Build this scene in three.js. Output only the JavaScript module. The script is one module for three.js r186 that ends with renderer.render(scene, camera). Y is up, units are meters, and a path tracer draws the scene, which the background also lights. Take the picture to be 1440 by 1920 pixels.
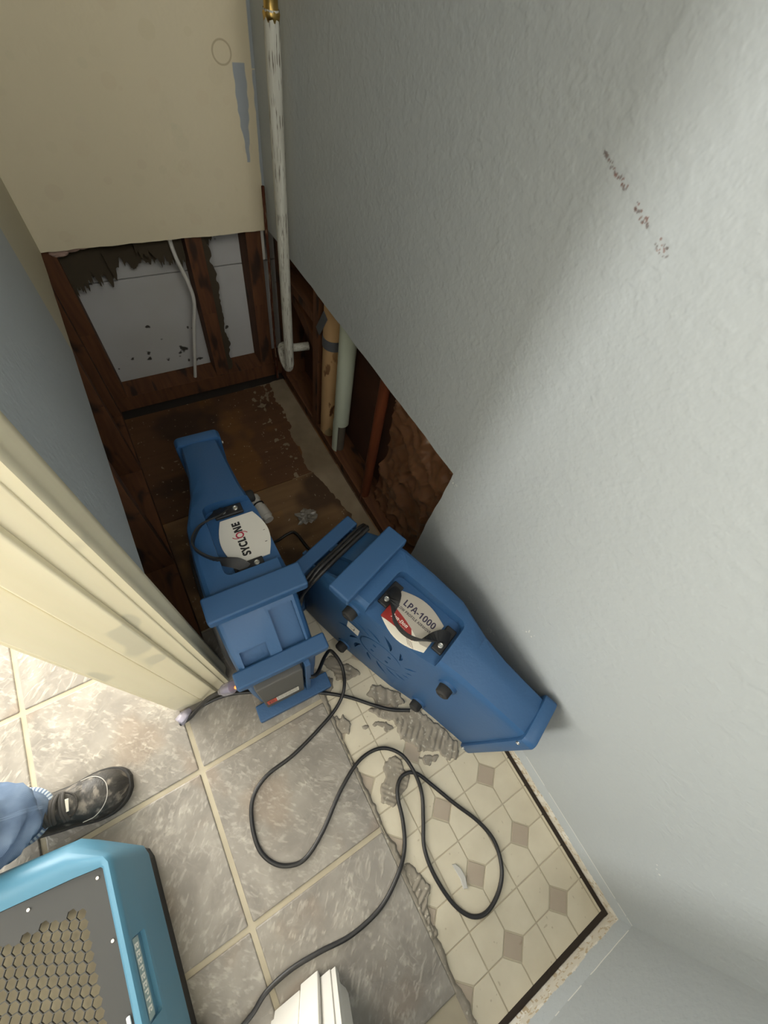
import * as THREE from 'three';
import { RoundedBoxGeometry } from 'three/addons/geometries/RoundedBoxGeometry.js';
import { mergeGeometries, mergeVertices, toCreasedNormals } from 'three/addons/utils/BufferGeometryUtils.js';
import { RectAreaLightUniformsLib } from 'three/addons/lights/RectAreaLightUniformsLib.js';
import { Brush, Evaluator, SUBTRACTION } from 'three-bvh-csg';

// ---------------------------------------------------------------- camera, sky, daylight, exposure
const scene = new THREE.Scene();
const renderer = new THREE.WebGLRenderer({ antialias: true });
renderer.toneMapping = THREE.LinearToneMapping;
renderer.toneMappingExposure = 1.7;
renderer.shadowMap.enabled = true;
RectAreaLightUniformsLib.init();

const camera = new THREE.PerspectiveCamera(102.77, 1440 / 1920, 0.02, 60);
camera.position.set(0, 1.3, 0);
{
  const right = new THREE.Vector3(0.85551222, 0.15000388, 0.49557813);
  const up = new THREE.Vector3(0.36019329, 0.51516514, -0.77773111);
  const back = new THREE.Vector3().crossVectors(right, up);
  camera.quaternion.setFromRotationMatrix(new THREE.Matrix4().makeBasis(right, up, back));
}
scene.background = new THREE.Color(0.75, 0.88, 1.0);
scene.add(camera);

// daylight standing in the two window openings of the neighbouring room
function daylight(name, w, h, pos, look, intensity, color) {
  const l = new THREE.RectAreaLight(color, intensity, w, h);
  l.name = name; l.position.set(...pos); l.lookAt(...look); l.castShadow = true; scene.add(l);
}
daylight('daylight_garden_door', 1.5, 2.0, [-1.25, 1.03, -1.93], [-1.25, 1.03, 0], 7.5, new THREE.Color(1.0, 0.955, 0.87));
daylight('daylight_side_window', 0.32, 1.7, [-2.12, 1.25, -0.22], [0, 1.25, -0.22], 12.5, new THREE.Color(1.0, 0.975, 0.91));
daylight('daylight_near_window', 0.6, 1.5, [-0.64, 1.4, 1.62], [-0.64, 1.4, 0], 2.2, new THREE.Color(0.97, 0.98, 1.0));
daylight('daylight_transom', 0.5, 0.5, [0.19, 2.03, 0.66], [0.19, 1.5, -1.4], 7.8, new THREE.Color(1.0, 0.98, 0.93));

// ---------------------------------------------------------------- helpers
let seed = 7;
const rnd = () => { seed = (seed * 1664525 + 1013904223) >>> 0; return seed / 4294967296; };
const rr = (a, b) => a + (b - a) * rnd();
const V3 = (x, y, z) => new THREE.Vector3(x, y, z);
const lerp = (a, b, t) => a + (b - a) * t;
const clamp = (x, a = 0, b = 1) => Math.min(b, Math.max(a, x));
const sstep = (a, b, x) => { const t = clamp((x - a) / (b - a)); return t * t * (3 - 2 * t); };
const hash = (x, y, s) => { let h = (Math.imul(x, 374761393) + Math.imul(y, 668265263) + Math.imul(s, 974634777)) | 0; h = Math.imul(h ^ (h >>> 13), 1274126177); return ((h ^ (h >>> 16)) >>> 0) / 4294967296; };
// value noise repeating every `per` cells (0: never)
function vn(x, y, per = 0, s = 1) {
  const xi = Math.floor(x), yi = Math.floor(y), fx = x - xi, fy = y - yi;
  const u = fx * fx * (3 - 2 * fx), v = fy * fy * (3 - 2 * fy);
  const w = (a) => (per ? ((a % per) + per) % per : a);
  const a = hash(w(xi), w(yi), s), b = hash(w(xi + 1), w(yi), s), c = hash(w(xi), w(yi + 1), s), d = hash(w(xi + 1), w(yi + 1), s);
  return lerp(lerp(a, b, u), lerp(c, d, u), v);
}
function fbm(x, y, per = 0, oct = 4, s = 1) {
  let t = 0, a = 0.5, n = 0;
  for (let o = 0; o < oct; o++) { t += a * vn(x, y, per, s + o * 17); n += a; x *= 2; y *= 2; per *= 2; a *= 0.5; }
  return t / n;
}
// textures: fn(u, v) -> [r, g, b] in 0..1 (sRGB for colour)
function tex(size, fn, color = true, h = size) {
  const d = new Uint8Array(size * h * 4);
  for (let y = 0; y < h; y++) for (let x = 0; x < size; x++) {
    const c = fn(x / size, y / h), i = (y * size + x) * 4;
    d[i] = clamp(c[0]) * 255; d[i + 1] = clamp(c[1]) * 255; d[i + 2] = clamp(c[2]) * 255; d[i + 3] = 255;
  }
  const t = new THREE.DataTexture(d, size, h);
  t.wrapS = t.wrapT = THREE.RepeatWrapping; t.magFilter = THREE.LinearFilter; t.minFilter = THREE.LinearMipmapLinearFilter; t.generateMipmaps = true;
  if (color) t.colorSpace = THREE.SRGBColorSpace;
  t.needsUpdate = true; return t;
}
const gray = (size, fn) => tex(size, (u, v) => { const g = fn(u, v); return [g, g, g]; }, false);
function canvasTex(w, h, draw) {
  const c = document.createElement('canvas'); c.width = w; c.height = h; draw(c.getContext('2d'), w, h);
  const t = new THREE.CanvasTexture(c); t.colorSpace = THREE.SRGBColorSpace; t.anisotropy = 8; return t;
}
const rep = (t, n) => { const c = t.clone(); c.repeat.set(n, n); c.needsUpdate = true; return c; };
const std = (o) => new THREE.MeshStandardMaterial(o);
const phys = (o) => new THREE.MeshPhysicalMaterial(o);
const mix3 = (a, b, t) => [lerp(a[0], b[0], t), lerp(a[1], b[1], t), lerp(a[2], b[2], t)];

// metre uv by dominant normal
function uvBox(g) {
  if (g.index) g = g.toNonIndexed();
  if (!g.attributes.normal) g.computeVertexNormals();
  const p = g.attributes.position, uv = new Float32Array(p.count * 2), A = V3(), B = V3(), C = V3(), n = V3();
  for (let i = 0; i < p.count; i += 3) {
    A.fromBufferAttribute(p, i); B.fromBufferAttribute(p, i + 1); C.fromBufferAttribute(p, i + 2);
    n.crossVectors(B.clone().sub(A), C.clone().sub(A));
    const ax = Math.abs(n.x), ay = Math.abs(n.y), az = Math.abs(n.z);
    [A, B, C].forEach((q, k) => {
      const [s, t] = ax >= ay && ax >= az ? [q.z, q.y] : ay >= az ? [q.x, q.z] : [q.x, q.y];
      uv[(i + k) * 2] = s; uv[(i + k) * 2 + 1] = t;
    });
  }
  g.setAttribute('uv', new THREE.BufferAttribute(uv, 2)); return g;
}
const taken = new Map();
function numbered(n) { const k = taken.get(n) ?? 0; taken.set(n, k + 1); return k ? n + '_' + String(k).padStart(3, '0') : n; }
function mesh(name, g, m, parent, label) {
  const o = new THREE.Mesh(g, m); o.name = parent ? name : numbered(name); o.castShadow = o.receiveShadow = true;
  if (label) o.userData.label = label;
  (parent ?? scene).add(o); return o;
}
function thing(name, label, category, pos = [0, 0, 0], group) {
  const o = new THREE.Group(); o.name = numbered(name); o.position.set(...pos); scene.add(o);
  o.userData = { label, category }; if (group) o.userData.group = group; return o;
}
function tag(o, label, category, group) { Object.assign(o.userData, { label, category }); if (group) o.userData.group = group; return o; }
function struct(name, label, category = 'structure') { const o = new THREE.Group(); o.name = numbered(name); o.userData = { kind: 'structure', label, category }; scene.add(o); return o; }
const box = (x0, x1, y0, y1, z0, z1) => new THREE.BoxGeometry(x1 - x0, y1 - y0, z1 - z0).translate((x0 + x1) / 2, (y0 + y1) / 2, (z0 + z1) / 2);
const rbox = (x0, x1, y0, y1, z0, z1, r = 0.004, s = 2) => new RoundedBoxGeometry(x1 - x0, y1 - y0, z1 - z0, s, r).translate((x0 + x1) / 2, (y0 + y1) / 2, (z0 + z1) / 2);
const curve = (pts, closed = false, t = 0.5) => new THREE.CatmullRomCurve3(pts.map((p) => V3(...p)), closed, 'catmullrom', t);
const tube = (pts, r, n = 60, k = 10) => new THREE.TubeGeometry(curve(pts), n, r, k, false);
const cyl = (r0, r1, h, n = 20) => new THREE.CylinderGeometry(r0, r1, h, n);
// height field over x, z
function field(x0, x1, z0, z1, step, fn) {
  const nx = Math.max(2, Math.round((x1 - x0) / step)), nz = Math.max(2, Math.round((z1 - z0) / step));
  const g = new THREE.PlaneGeometry(x1 - x0, z1 - z0, nx, nz).rotateX(-Math.PI / 2).translate((x0 + x1) / 2, 0, (z0 + z1) / 2), p = g.attributes.position, uv = g.attributes.uv;
  for (let i = 0; i < p.count; i++) { p.setY(i, fn(p.getX(i), p.getZ(i))); uv.setXY(i, p.getX(i), p.getZ(i)); }
  g.computeVertexNormals(); return g;
}
function polyDist(poly, x, z) {   // signed distance, positive inside
  let inside = false, d = 1e9;
  for (let i = 0, j = poly.length - 1; i < poly.length; j = i++) {
    const [xi, zi] = poly[i], [xj, zj] = poly[j];
    if ((zi > z) !== (zj > z) && x < ((xj - xi) * (z - zi)) / (zj - zi) + xi) inside = !inside;
    const t = clamp(((x - xi) * (xj - xi) + (z - zi) * (zj - zi)) / ((xj - xi) ** 2 + (zj - zi) ** 2));
    d = Math.min(d, Math.hypot(x - xi - t * (xj - xi), z - zi - t * (zj - zi)));
  }
  return inside ? d : -d;
}
// plate from an outline: fn maps (a, b, depth) to space
function plate(outline, depth, bevel = 0, holes = []) {
  const s = new THREE.Shape(outline.map(([a, b]) => new THREE.Vector2(a, b)));
  for (const h of holes) s.holes.push(new THREE.Path(h.map(([a, b]) => new THREE.Vector2(a, b))));
  return new THREE.ExtrudeGeometry(s, { depth, bevelEnabled: bevel > 0, bevelSize: bevel, bevelThickness: bevel, bevelSegments: 2, bevelOffset: -bevel, curveSegments: 10 });
}
const basis = (g, ax, ay, az, o = [0, 0, 0]) => { g.applyMatrix4(new THREE.Matrix4().makeBasis(V3(...ax), V3(...ay), V3(...az)).setPosition(...o)); return g; };
const ragged = (a, b, n, amp, s) => { const out = []; for (let i = 0; i <= n; i++) { const t = i / n, k = i === 0 || i === n ? 0 : 1, dx = b[0] - a[0], dy = b[1] - a[1], l = Math.hypot(dx, dy), e = k * amp * (fbm(t * n * 0.35, s, 0, 3, s) - 0.5) * 2; out.push([a[0] + dx * t - (dy / l) * e, a[1] + dy * t + (dx / l) * e]); } return out; };

// ---------------------------------------------------------------- materials
const peel = gray(1024, (u, v) => { const a = fbm(u * 26, v * 26, 26, 3, 3), b = fbm(u * 60, v * 60, 60, 2, 9); return sstep(0.3, 0.85, a) * 0.6 + b * 0.4; });
const peelR = rep(peel, 1.6), peelR2 = rep(peel, 2.2);
const grainTex = tex(512, (u, v) => { const g = fbm(u * 40 + fbm(u * 4, v * 2, 4, 2, 5) * 3, v * 3, 0, 4, 21), k = sstep(0.6, 0.8, fbm(u * 9, v * 3, 0, 3, 31)); return mix3(mix3([0.30, 0.18, 0.10], [0.44, 0.275, 0.155], g), [0.13, 0.085, 0.06], k * 0.7); });
const M = {};
const blueWall = [0.68, 0.70, 0.715];
M.beige = std({ color: new THREE.Color(0.66, 0.60, 0.45), roughness: 0.85, bumpMap: peelR2, bumpScale: 0.0006 });
M.creamRoom = std({ color: new THREE.Color(0.72, 0.69, 0.61), roughness: 0.9 });
M.ceilingWhite = std({ color: new THREE.Color(0.78, 0.76, 0.71), roughness: 0.95 });
M.gypsum = std({ color: new THREE.Color(0.62, 0.58, 0.52), roughness: 1 });
M.stud = std({ map: rep(grainTex, 3), roughness: 0.85 });
M.sheath = std({ map: tex(512, (u, v) => { const d = sstep(0.74, 0.80, fbm(u * 34, v * 34, 34, 3, 71)) * sstep(0.5, 0.65, fbm(u * 5, v * 5, 5, 2, 73)) * 0.8; return mix3(mix3([0.78, 0.78, 0.78], [0.70, 0.69, 0.66], fbm(u * 5, v * 5, 5, 4, 70)), [0.12, 0.1, 0.08], d); }), roughness: 0.8 });
M.insul = std({ color: new THREE.Color(0.06, 0.045, 0.026), roughness: 1, side: THREE.DoubleSide });
M.insulPink = std({ color: new THREE.Color(0.42, 0.28, 0.22), roughness: 1 });
M.dark = std({ color: new THREE.Color(0.03, 0.022, 0.016), roughness: 1 });
M.cavity = std({ map: tex(256, (u, v) => mix3([0.22, 0.12, 0.07], [0.33, 0.19, 0.11], fbm(u * 8, v * 8, 8, 4, 81))), roughness: 0.9 });
M.jamb = std({ map: tex(512, (u, v) => { const s = fbm(u * 40, v * 2, 0, 3, 91), w = sstep(0.74, 0.8, fbm(u * 12, v * 6, 12, 3, 92)); return mix3(mix3([0.88, 0.845, 0.735], [0.84, 0.80, 0.68], s), [0.72, 0.70, 0.62], w * 0.6); }), roughness: 0.5 });
M.jambWhite = std({ color: new THREE.Color(0.82, 0.80, 0.74), roughness: 0.55 });

// slate-look porcelain tile
const slate = (u, v) => {
  const wx = fbm(u * 7, v * 7, 7, 3, 41) * 0.6, wy = fbm(u * 7, v * 7, 7, 3, 43) * 0.6;
  const fl = sstep(0.50, 0.86, fbm((u + v) * 34 + wx * 6, (u - v) * 70 + wy * 6, 0, 3, 46)), a = fbm(u * 14 + wx * 3, v * 14 + wy * 3, 0, 5, 45), r = (1 - Math.abs(2 * fbm(u * 42 + wx * 8, v * 42 + wy * 8, 0, 3, 47) - 1)) * (0.55 + 0.6 * fbm(u * 20, v * 20, 0, 2, 48));
  return [a, clamp(0.30 * Math.pow(r, 6) + 0.55 * fl)];
};
const slateMap = tex(1024, (u, v) => { const [a, r] = slate(u, v); let c = mix3([0.445, 0.425, 0.40], [0.60, 0.58, 0.545], a); c = mix3(c, [0.52, 0.44, 0.37], sstep(0.55, 0.75, fbm(u * 6, v * 6, 6, 3, 49)) * 0.35); return mix3(c, [0.80, 0.78, 0.73], r * 0.6); });
const slateBump = gray(1024, (u, v) => { const [a, r] = slate(u, v); return a * 0.6 + r * 0.4; });
M.tile = [0, 1, 2].map((k) => {
  const m = slateMap.clone(), b = slateBump.clone(); for (const t of [m, b]) { t.repeat.set(1.45, 1.45); t.offset.set(k * 0.37, k * 0.61); t.needsUpdate = true; }
  return phys({ map: m, bumpMap: b, bumpScale: 0.0022, roughness: 0.4, specularIntensity: 0.8 });
});
M.grout = std({ map: tex(256, (u, v) => mix3([0.62, 0.585, 0.51], [0.72, 0.685, 0.60], fbm(u * 20, v * 20, 20, 3, 51))), roughness: 0.95 });
M.mortar = std({ map: tex(512, (u, v) => mix3(mix3([0.50, 0.475, 0.43], [0.63, 0.60, 0.55], fbm(u * 12, v * 12, 12, 4, 55)), [0.80, 0.78, 0.72], sstep(0.68, 0.8, fbm(u * 30, v * 30, 30, 3, 57)) * 0.6)), roughness: 0.95 });
M.mortar.map.repeat.set(5, 5);
const vinylMap = (c0, c1, s) => { const t = tex(512, (u, v) => { let c = mix3(c0, c1, fbm(u * 10, v * 10, 10, 4, s)); c = mix3(c, [0.50, 0.44, 0.35], sstep(0.84, 0.92, fbm(u * 40, v * 40, 40, 2, s + 3)) * 0.3); return c; }); t.repeat.set(2.3, 2.3); return t; };
M.vinyl = [61, 64].map((s) => std({ map: vinylMap([0.77, 0.735, 0.65], [0.83, 0.80, 0.72], s), roughness: 0.5 }));
M.vinylInset = std({ map: vinylMap([0.645, 0.59, 0.525], [0.69, 0.64, 0.575], 67), roughness: 0.5 });
M.vinylLine = std({ color: new THREE.Color(0.47, 0.42, 0.32), roughness: 0.7 });
M.ply = [0, 1].map((k) => std({ map: rep(tex(1024, (u, v) => {
  const g = fbm(u * 4 + fbm(u * 3, v * 3, 3, 2, 5 + k), v * 46, 0, 4, 101 + k), b = fbm(u * 4, v * 4, 4, 5, 105 + k);
  let c = k ? mix3([0.42, 0.31, 0.20], [0.55, 0.43, 0.29], g * 0.6 + b * 0.4) : mix3([0.29, 0.185, 0.105], [0.40, 0.27, 0.16], g * 0.6 + b * 0.4);
  c = mix3(c, [0.62, 0.42, 0.14], sstep(0.58, 0.66, fbm(u * 5, v * 3, 5, 3, 109)) * (k ? 0.15 : 0.3));
  c = mix3(c, [0.16, 0.10, 0.06], sstep(0.56, 0.7, fbm(u * 3, v * 3, 3, 4, 113 + k)) * 0.6);
  return mix3(c, [0.72, 0.68, 0.6], sstep(0.84, 0.88, fbm(u * 90, v * 90, 90, 2, 115)) * 0.6);
}), 1.3), roughness: 0.7 }));
M.dust = std({ map: tex(256, (u, v) => mix3([0.44, 0.38, 0.30], [0.60, 0.54, 0.45], fbm(u * 12, v * 12, 12, 4, 121))), roughness: 1 });

M.blue = std({ color: new THREE.Color(0.028, 0.094, 0.222), roughness: 0.46, bumpMap: rep(gray(256, (u, v) => fbm(u * 60, v * 60, 60, 2, 131)), 6), bumpScale: 0.0002 });
M.black = std({ color: new THREE.Color(0.014, 0.014, 0.015), roughness: 0.55 });
M.rubber = std({ color: new THREE.Color(0.022, 0.021, 0.020), roughness: 0.75 });
M.cord = std({ color: new THREE.Color(0.016, 0.016, 0.017), roughness: 0.42 });
M.panel = std({ color: new THREE.Color(0.085, 0.085, 0.082), roughness: 0.6 });
M.steel = std({ color: new THREE.Color(0.62, 0.62, 0.6), metalness: 1, roughness: 0.3 });
M.brass = std({ color: new THREE.Color(0.62, 0.42, 0.14), metalness: 1, roughness: 0.3 });
M.copper = std({ map: tex(256, (u, v) => mix3([0.52, 0.27, 0.16], [0.40, 0.22, 0.14], fbm(u * 6, v * 10, 0, 4, 141))), metalness: 0.35, roughness: 0.5 });
M.rust = std({ map: tex(256, (u, v) => mix3(mix3([0.30, 0.15, 0.08], [0.42, 0.22, 0.12], fbm(u * 8, v * 8, 8, 4, 145)), [0.75, 0.70, 0.6], sstep(0.7, 0.76, fbm(u * 24, v * 24, 24, 2, 147)) * 0.8)), roughness: 0.9 });
M.whitePipe = std({ map: tex(512, (u, v) => { const k = sstep(0.66, 0.74, fbm(u * 26, v * 60, 26, 3, 151)); return mix3(mix3([0.80, 0.80, 0.76], [0.68, 0.67, 0.62], fbm(u * 10, v * 20, 10, 3, 153)), [0.30, 0.26, 0.22], k * 0.75); }), roughness: 0.7 });
M.tanWrap = std({ map: tex(512, (u, v) => mix3(mix3([0.66, 0.53, 0.37], [0.74, 0.61, 0.44], fbm(u * 8, v * 8, 8, 4, 161)), [0.33, 0.20, 0.11], sstep(0.60, 0.68, fbm(u * 10, v * 12, 10, 4, 163)) * sstep(0.75, 0.35, v))), roughness: 0.9, side: THREE.DoubleSide });
M.greenPvc = std({ color: new THREE.Color(0.50, 0.55, 0.45), roughness: 0.5, side: THREE.DoubleSide });
M.tape = std({ color: new THREE.Color(0.085, 0.09, 0.10), roughness: 0.5 });
M.kraft = phys({ map: tex(512, (u, v) => mix3([0.42, 0.29, 0.20], [0.50, 0.36, 0.26], fbm(u * 10, v * 10, 10, 4, 171))), roughness: 0.32, clearcoat: 0.8, clearcoatRoughness: 0.18, side: THREE.DoubleSide });
M.cable = std({ color: new THREE.Color(0.62, 0.60, 0.54), roughness: 0.6 });
M.teal = std({ color: new THREE.Color(0.075, 0.21, 0.315), roughness: 0.4 });
M.grille = std({ color: new THREE.Color(0.034, 0.036, 0.036), roughness: 0.55 });
M.filter = std({ map: tex(256, (u, v) => mix3([0.46, 0.43, 0.36], [0.56, 0.53, 0.45], fbm(u * 30, v * 30, 30, 3, 181))), roughness: 1 });
M.denim = std({ map: rep(tex(512, (u, v) => { const w = (Math.sin((u + v) * 512 * 1.2) * 0.5 + 0.5) * 0.12, f = fbm(u * 6, v * 6, 6, 4, 191); return mix3([0.25, 0.32, 0.43], [0.52, 0.60, 0.71], clamp(f * 1.1 - 0.1 + w)); }), 5), roughness: 0.95, side: THREE.DoubleSide });
M.denimHem = std({ map: rep(tex(256, (u, v) => mix3([0.40, 0.47, 0.57], [0.78, 0.81, 0.83], sstep(0.25, 0.6, Math.sin(v * 6.283 * 24) * 0.5 + 0.5) * 0.8)), 1), roughness: 0.95 });
M.leather = std({ map: rep(tex(512, (u, v) => mix3(mix3([0.13, 0.125, 0.12], [0.26, 0.25, 0.235], fbm(u * 8, v * 8, 8, 4, 201)), [0.56, 0.53, 0.49], sstep(0.46, 0.80, fbm(u * 16, v * 16, 16, 5, 203)) * 0.75)), 5), roughness: 0.55, bumpMap: rep(gray(256, (u, v) => fbm(u * 40, v * 40, 40, 3, 205)), 8), bumpScale: 0.0006 });
M.sole = std({ color: new THREE.Color(0.028, 0.027, 0.026), roughness: 0.8 });
M.thread = std({ color: new THREE.Color(0.45, 0.43, 0.40), roughness: 0.9 });
M.lace = std({ color: new THREE.Color(0.05, 0.047, 0.044), roughness: 0.9 });
M.glass = phys({ color: 0xffffff, transmission: 1, thickness: 0, roughness: 0.02, ior: 1.45 });
M.clear = phys({ color: new THREE.Color(0.72, 0.70, 0.80), transmission: 0.75, thickness: 0, roughness: 0.25, ior: 1.45 });
M.neon = std({ color: new THREE.Color(0.9, 0.25, 0.06), emissive: new THREE.Color(1.0, 0.22, 0.04), emissiveIntensity: 1.6 });
M.frame = std({ color: new THREE.Color(0.8, 0.8, 0.78), roughness: 0.5 });

// ---------------------------------------------------------------- room shell
const XL = -0.129, XR = 0.503, ZB = -1.417, ZN = 0.67, CUT = 0.592, HC = 2.4;
const DZ0 = -0.285, DZ1 = 0.372, XO = -0.25;    // doorway and the outer face of the left wall

// painted wall colour with its scuffs, nicks and the unpainted strip left by the baseboard
function wallPaint(len, ht, marks) {
  return canvasTex(2048, 2048, (c, w, h) => {
    const X = (s) => (s / len) * w, Y = (y) => h - (y / ht) * h;
    const rgb = (a) => `rgb(${a.map((k) => Math.round(k * 255)).join(',')})`;
    c.fillStyle = rgb(blueWall); c.fillRect(0, 0, w, h);
    for (let i = 0; i < 260; i++) { c.fillStyle = `rgba(${rnd() < 0.5 ? '255,255,255' : '120,122,122'},${rr(0.03, 0.10)})`; const r = rr(1, 4); c.fillRect(rnd() * w, rnd() * h, r, r * rr(0.5, 2)); }
    marks(c, X, Y);
  });
}
function baseMarks(c, X, Y, len) {
  c.fillStyle = 'rgb(182,189,193)'; c.fillRect(0, Y(0.082), X(len), Y(0) - Y(0.082));
  for (let s = 0; s < len; s += 0.003) {            // ragged scraped plaster along the foot of the wall
    const t = 0.020 + 0.020 * fbm(s * 30, 1.5, 0, 4, 301);
    for (let y = -0.02; y < t; y += 0.0024) { const k = fbm(s * 150, y * 190, 0, 3, 303), q = fbm(s * 40, y * 60, 0, 3, 308); c.fillStyle = k > 0.66 ? 'rgb(186,170,142)' : q > 0.56 ? 'rgb(226,222,212)' : 'rgb(212,206,192)'; c.fillRect(X(s), Y(y + 0.0026), X(0.0035), 4); }
    if (fbm(s * 30, 9, 0, 3, 305) > 0.42) { c.fillStyle = 'rgba(236,234,226,0.85)'; c.fillRect(X(s), Y(0.083 + 0.0016 * fbm(s * 40, 4, 0, 2, 306)), X(0.0035), 2.2); }
  }
}
const lenR = ZN - ZB;
const paintR = wallPaint(lenR, HC, (c, X, Y) => {
  baseMarks(c, X, Y, lenR);
  for (let i = 0; i < 130; i++) { const t = rnd(), z = lerp(-0.356, -0.222, t) + rr(-0.003, 0.003), y = lerp(1.166, 1.122, t) + rr(-0.0035, 0.0035) * (0.4 + t); if (fbm(t * 9, 2, 0, 2, 311) < 0.42) continue; c.fillStyle = rnd() < 0.35 ? 'rgba(110,78,70,0.7)' : 'rgba(92,84,82,0.65)'; c.beginPath(); c.ellipse(X(z - ZB), Y(y), rr(0.5, 1.3), rr(0.5, 1.8), rr(0, 3), 0, 7); c.fill(); }
  for (const [z, y, n] of [[-0.03, 0.32, 14], [0.02, 0.47, 6], [-0.12, 0.33, 5], [0.5, 0.35, 3], [-0.33, 0.575, 7]]) for (let i = 0; i < n; i++) { c.fillStyle = 'rgba(235,232,222,0.75)'; c.fillRect(X(z - ZB + rr(-0.012, 0.012)), Y(y + rr(-0.008, 0.008)), rr(1, 3), rr(1, 4)); }
});
const lenN = XR - XL;
const paintN = wallPaint(lenN, HC, (c, X, Y) => baseMarks(c, X, Y, lenN));
const paintL = wallPaint(1.1, HC, (c, X, Y) => { c.fillStyle = 'rgb(196,188,164)'; c.fillRect(0, 0, X(0.422), Y(0) - Y(HC)); });
const bumpFor = (len) => { const b = peel.clone(); b.repeat.set(3.1 * len, 3.1 * HC); b.needsUpdate = true; return b; };
const uvPlane = (g, len, axis, from, flip = 1) => { const p = g.attributes.position, uv = g.attributes.uv; for (let i = 0; i < p.count; i++) uv.setXY(i, (flip * (p.getComponent(i, axis) - from)) / len, p.getY(i) / HC); return g; };

// right wall: drywall cut away low down at the back, studs and services behind
const wallR = struct('wall_right', 'grey blue textured drywall with its lower back corner cut away', 'wall');
{
  const o = [[ZN + 0.1, -0.02], [ZN + 0.1, HC], [ZB - 0.02, HC], [ZB - 0.02, CUT], ...ragged([ZB, CUT], [-0.343, 0.596], 46, 0.0035, 5), ...ragged([-0.343, 0.596], [-0.352, 0.17], 22, 0.003, 8).slice(1), [-0.352, -0.02]];
  const g = plate(o, 0.0127);
  basis(g, [0, 0, 1], [0, 1, 0], [-1, 0, 0], [XR + 0.0127, 0, 0]);     // faces -x
  uvPlane(g, lenR, 2, ZB);
  mesh('drywall', g, std({ map: paintR, roughness: 0.62, bumpMap: bumpFor(lenR), bumpScale: 0.0007 }), wallR);
  const core = mesh('cut_edge', mergeGeometries([...[[ZB, CUT, -0.343, 0.596]].map(([a, b, c, d]) => { const r = ragged([a, b + 0.001], [c, d + 0.001], 46, 0.0035, 5); return basis(plate([...r, ...r.slice().reverse().map(([p, q]) => [p, q + 0.004])], 0.010), [0, 0, 1], [0, 1, 0], [-1, 0, 0], [XR + 0.0117, 0, 0]); })]), M.gypsum, wallR);
  mesh('sill_plate', uvBox(box(XR + 0.016, XR + 0.105, -0.012, 0.026, ZB - 0.1, ZN)), M.stud, wallR);
  mesh('back_panel', uvBox(box(XR + 0.105, XR + 0.118, -0.02, HC, ZB - 0.12, ZN + 0.1)), M.cavity, wallR);
  for (const [z, w] of [[-0.27, 0.038], [-1.085, 0.04], [-1.395, 0.038]]) mesh('stud', uvBox(box(XR + 0.0145, XR + 0.104, 0.026, HC - 0.01, z - w / 2, z + w / 2)), M.stud, wallR);
  mesh('blocking', uvBox(box(XR + 0.02, XR + 0.1, 0.455, 0.485, -1.376, -1.106)), M.stud, wallR);
  mesh('blocking', uvBox(basis(box(-0.13, 0.13, -0.02, 0.02, -0.02, 0.02), [0, 0.35, -0.937], [0, 0.937, 0.35], [1, 0, 0], [XR + 0.05, 0.40, -1.25])), M.stud, wallR);
  // wrinkled brown sheet on the far side of the bay
  const sh = field(-0.66, -0.29, -0.64, 0, 0.006, (z, yn) => { const y = -yn; const a = 1 - Math.abs(2 * fbm(z * 9 + y * 6, y * 7 - z * 3, 0, 3, 401) - 1), b = 1 - Math.abs(2 * fbm(z * 22 - y * 9, y * 12 + z * 8, 0, 2, 403) - 1); return 0.022 * Math.pow(a, 4) + 0.011 * Math.pow(b, 4); });
  sh.applyMatrix4(new THREE.Matrix4().makeBasis(V3(0, 0, 1), V3(-1, 0, 0), V3(0, -1, 0)).setPosition(XR + 0.075, 0, 0));
  mesh('moisture_sheet', sh, M.kraft, wallR, 'wrinkled glossy brown sheet inside the open wall bay');
}
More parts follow.
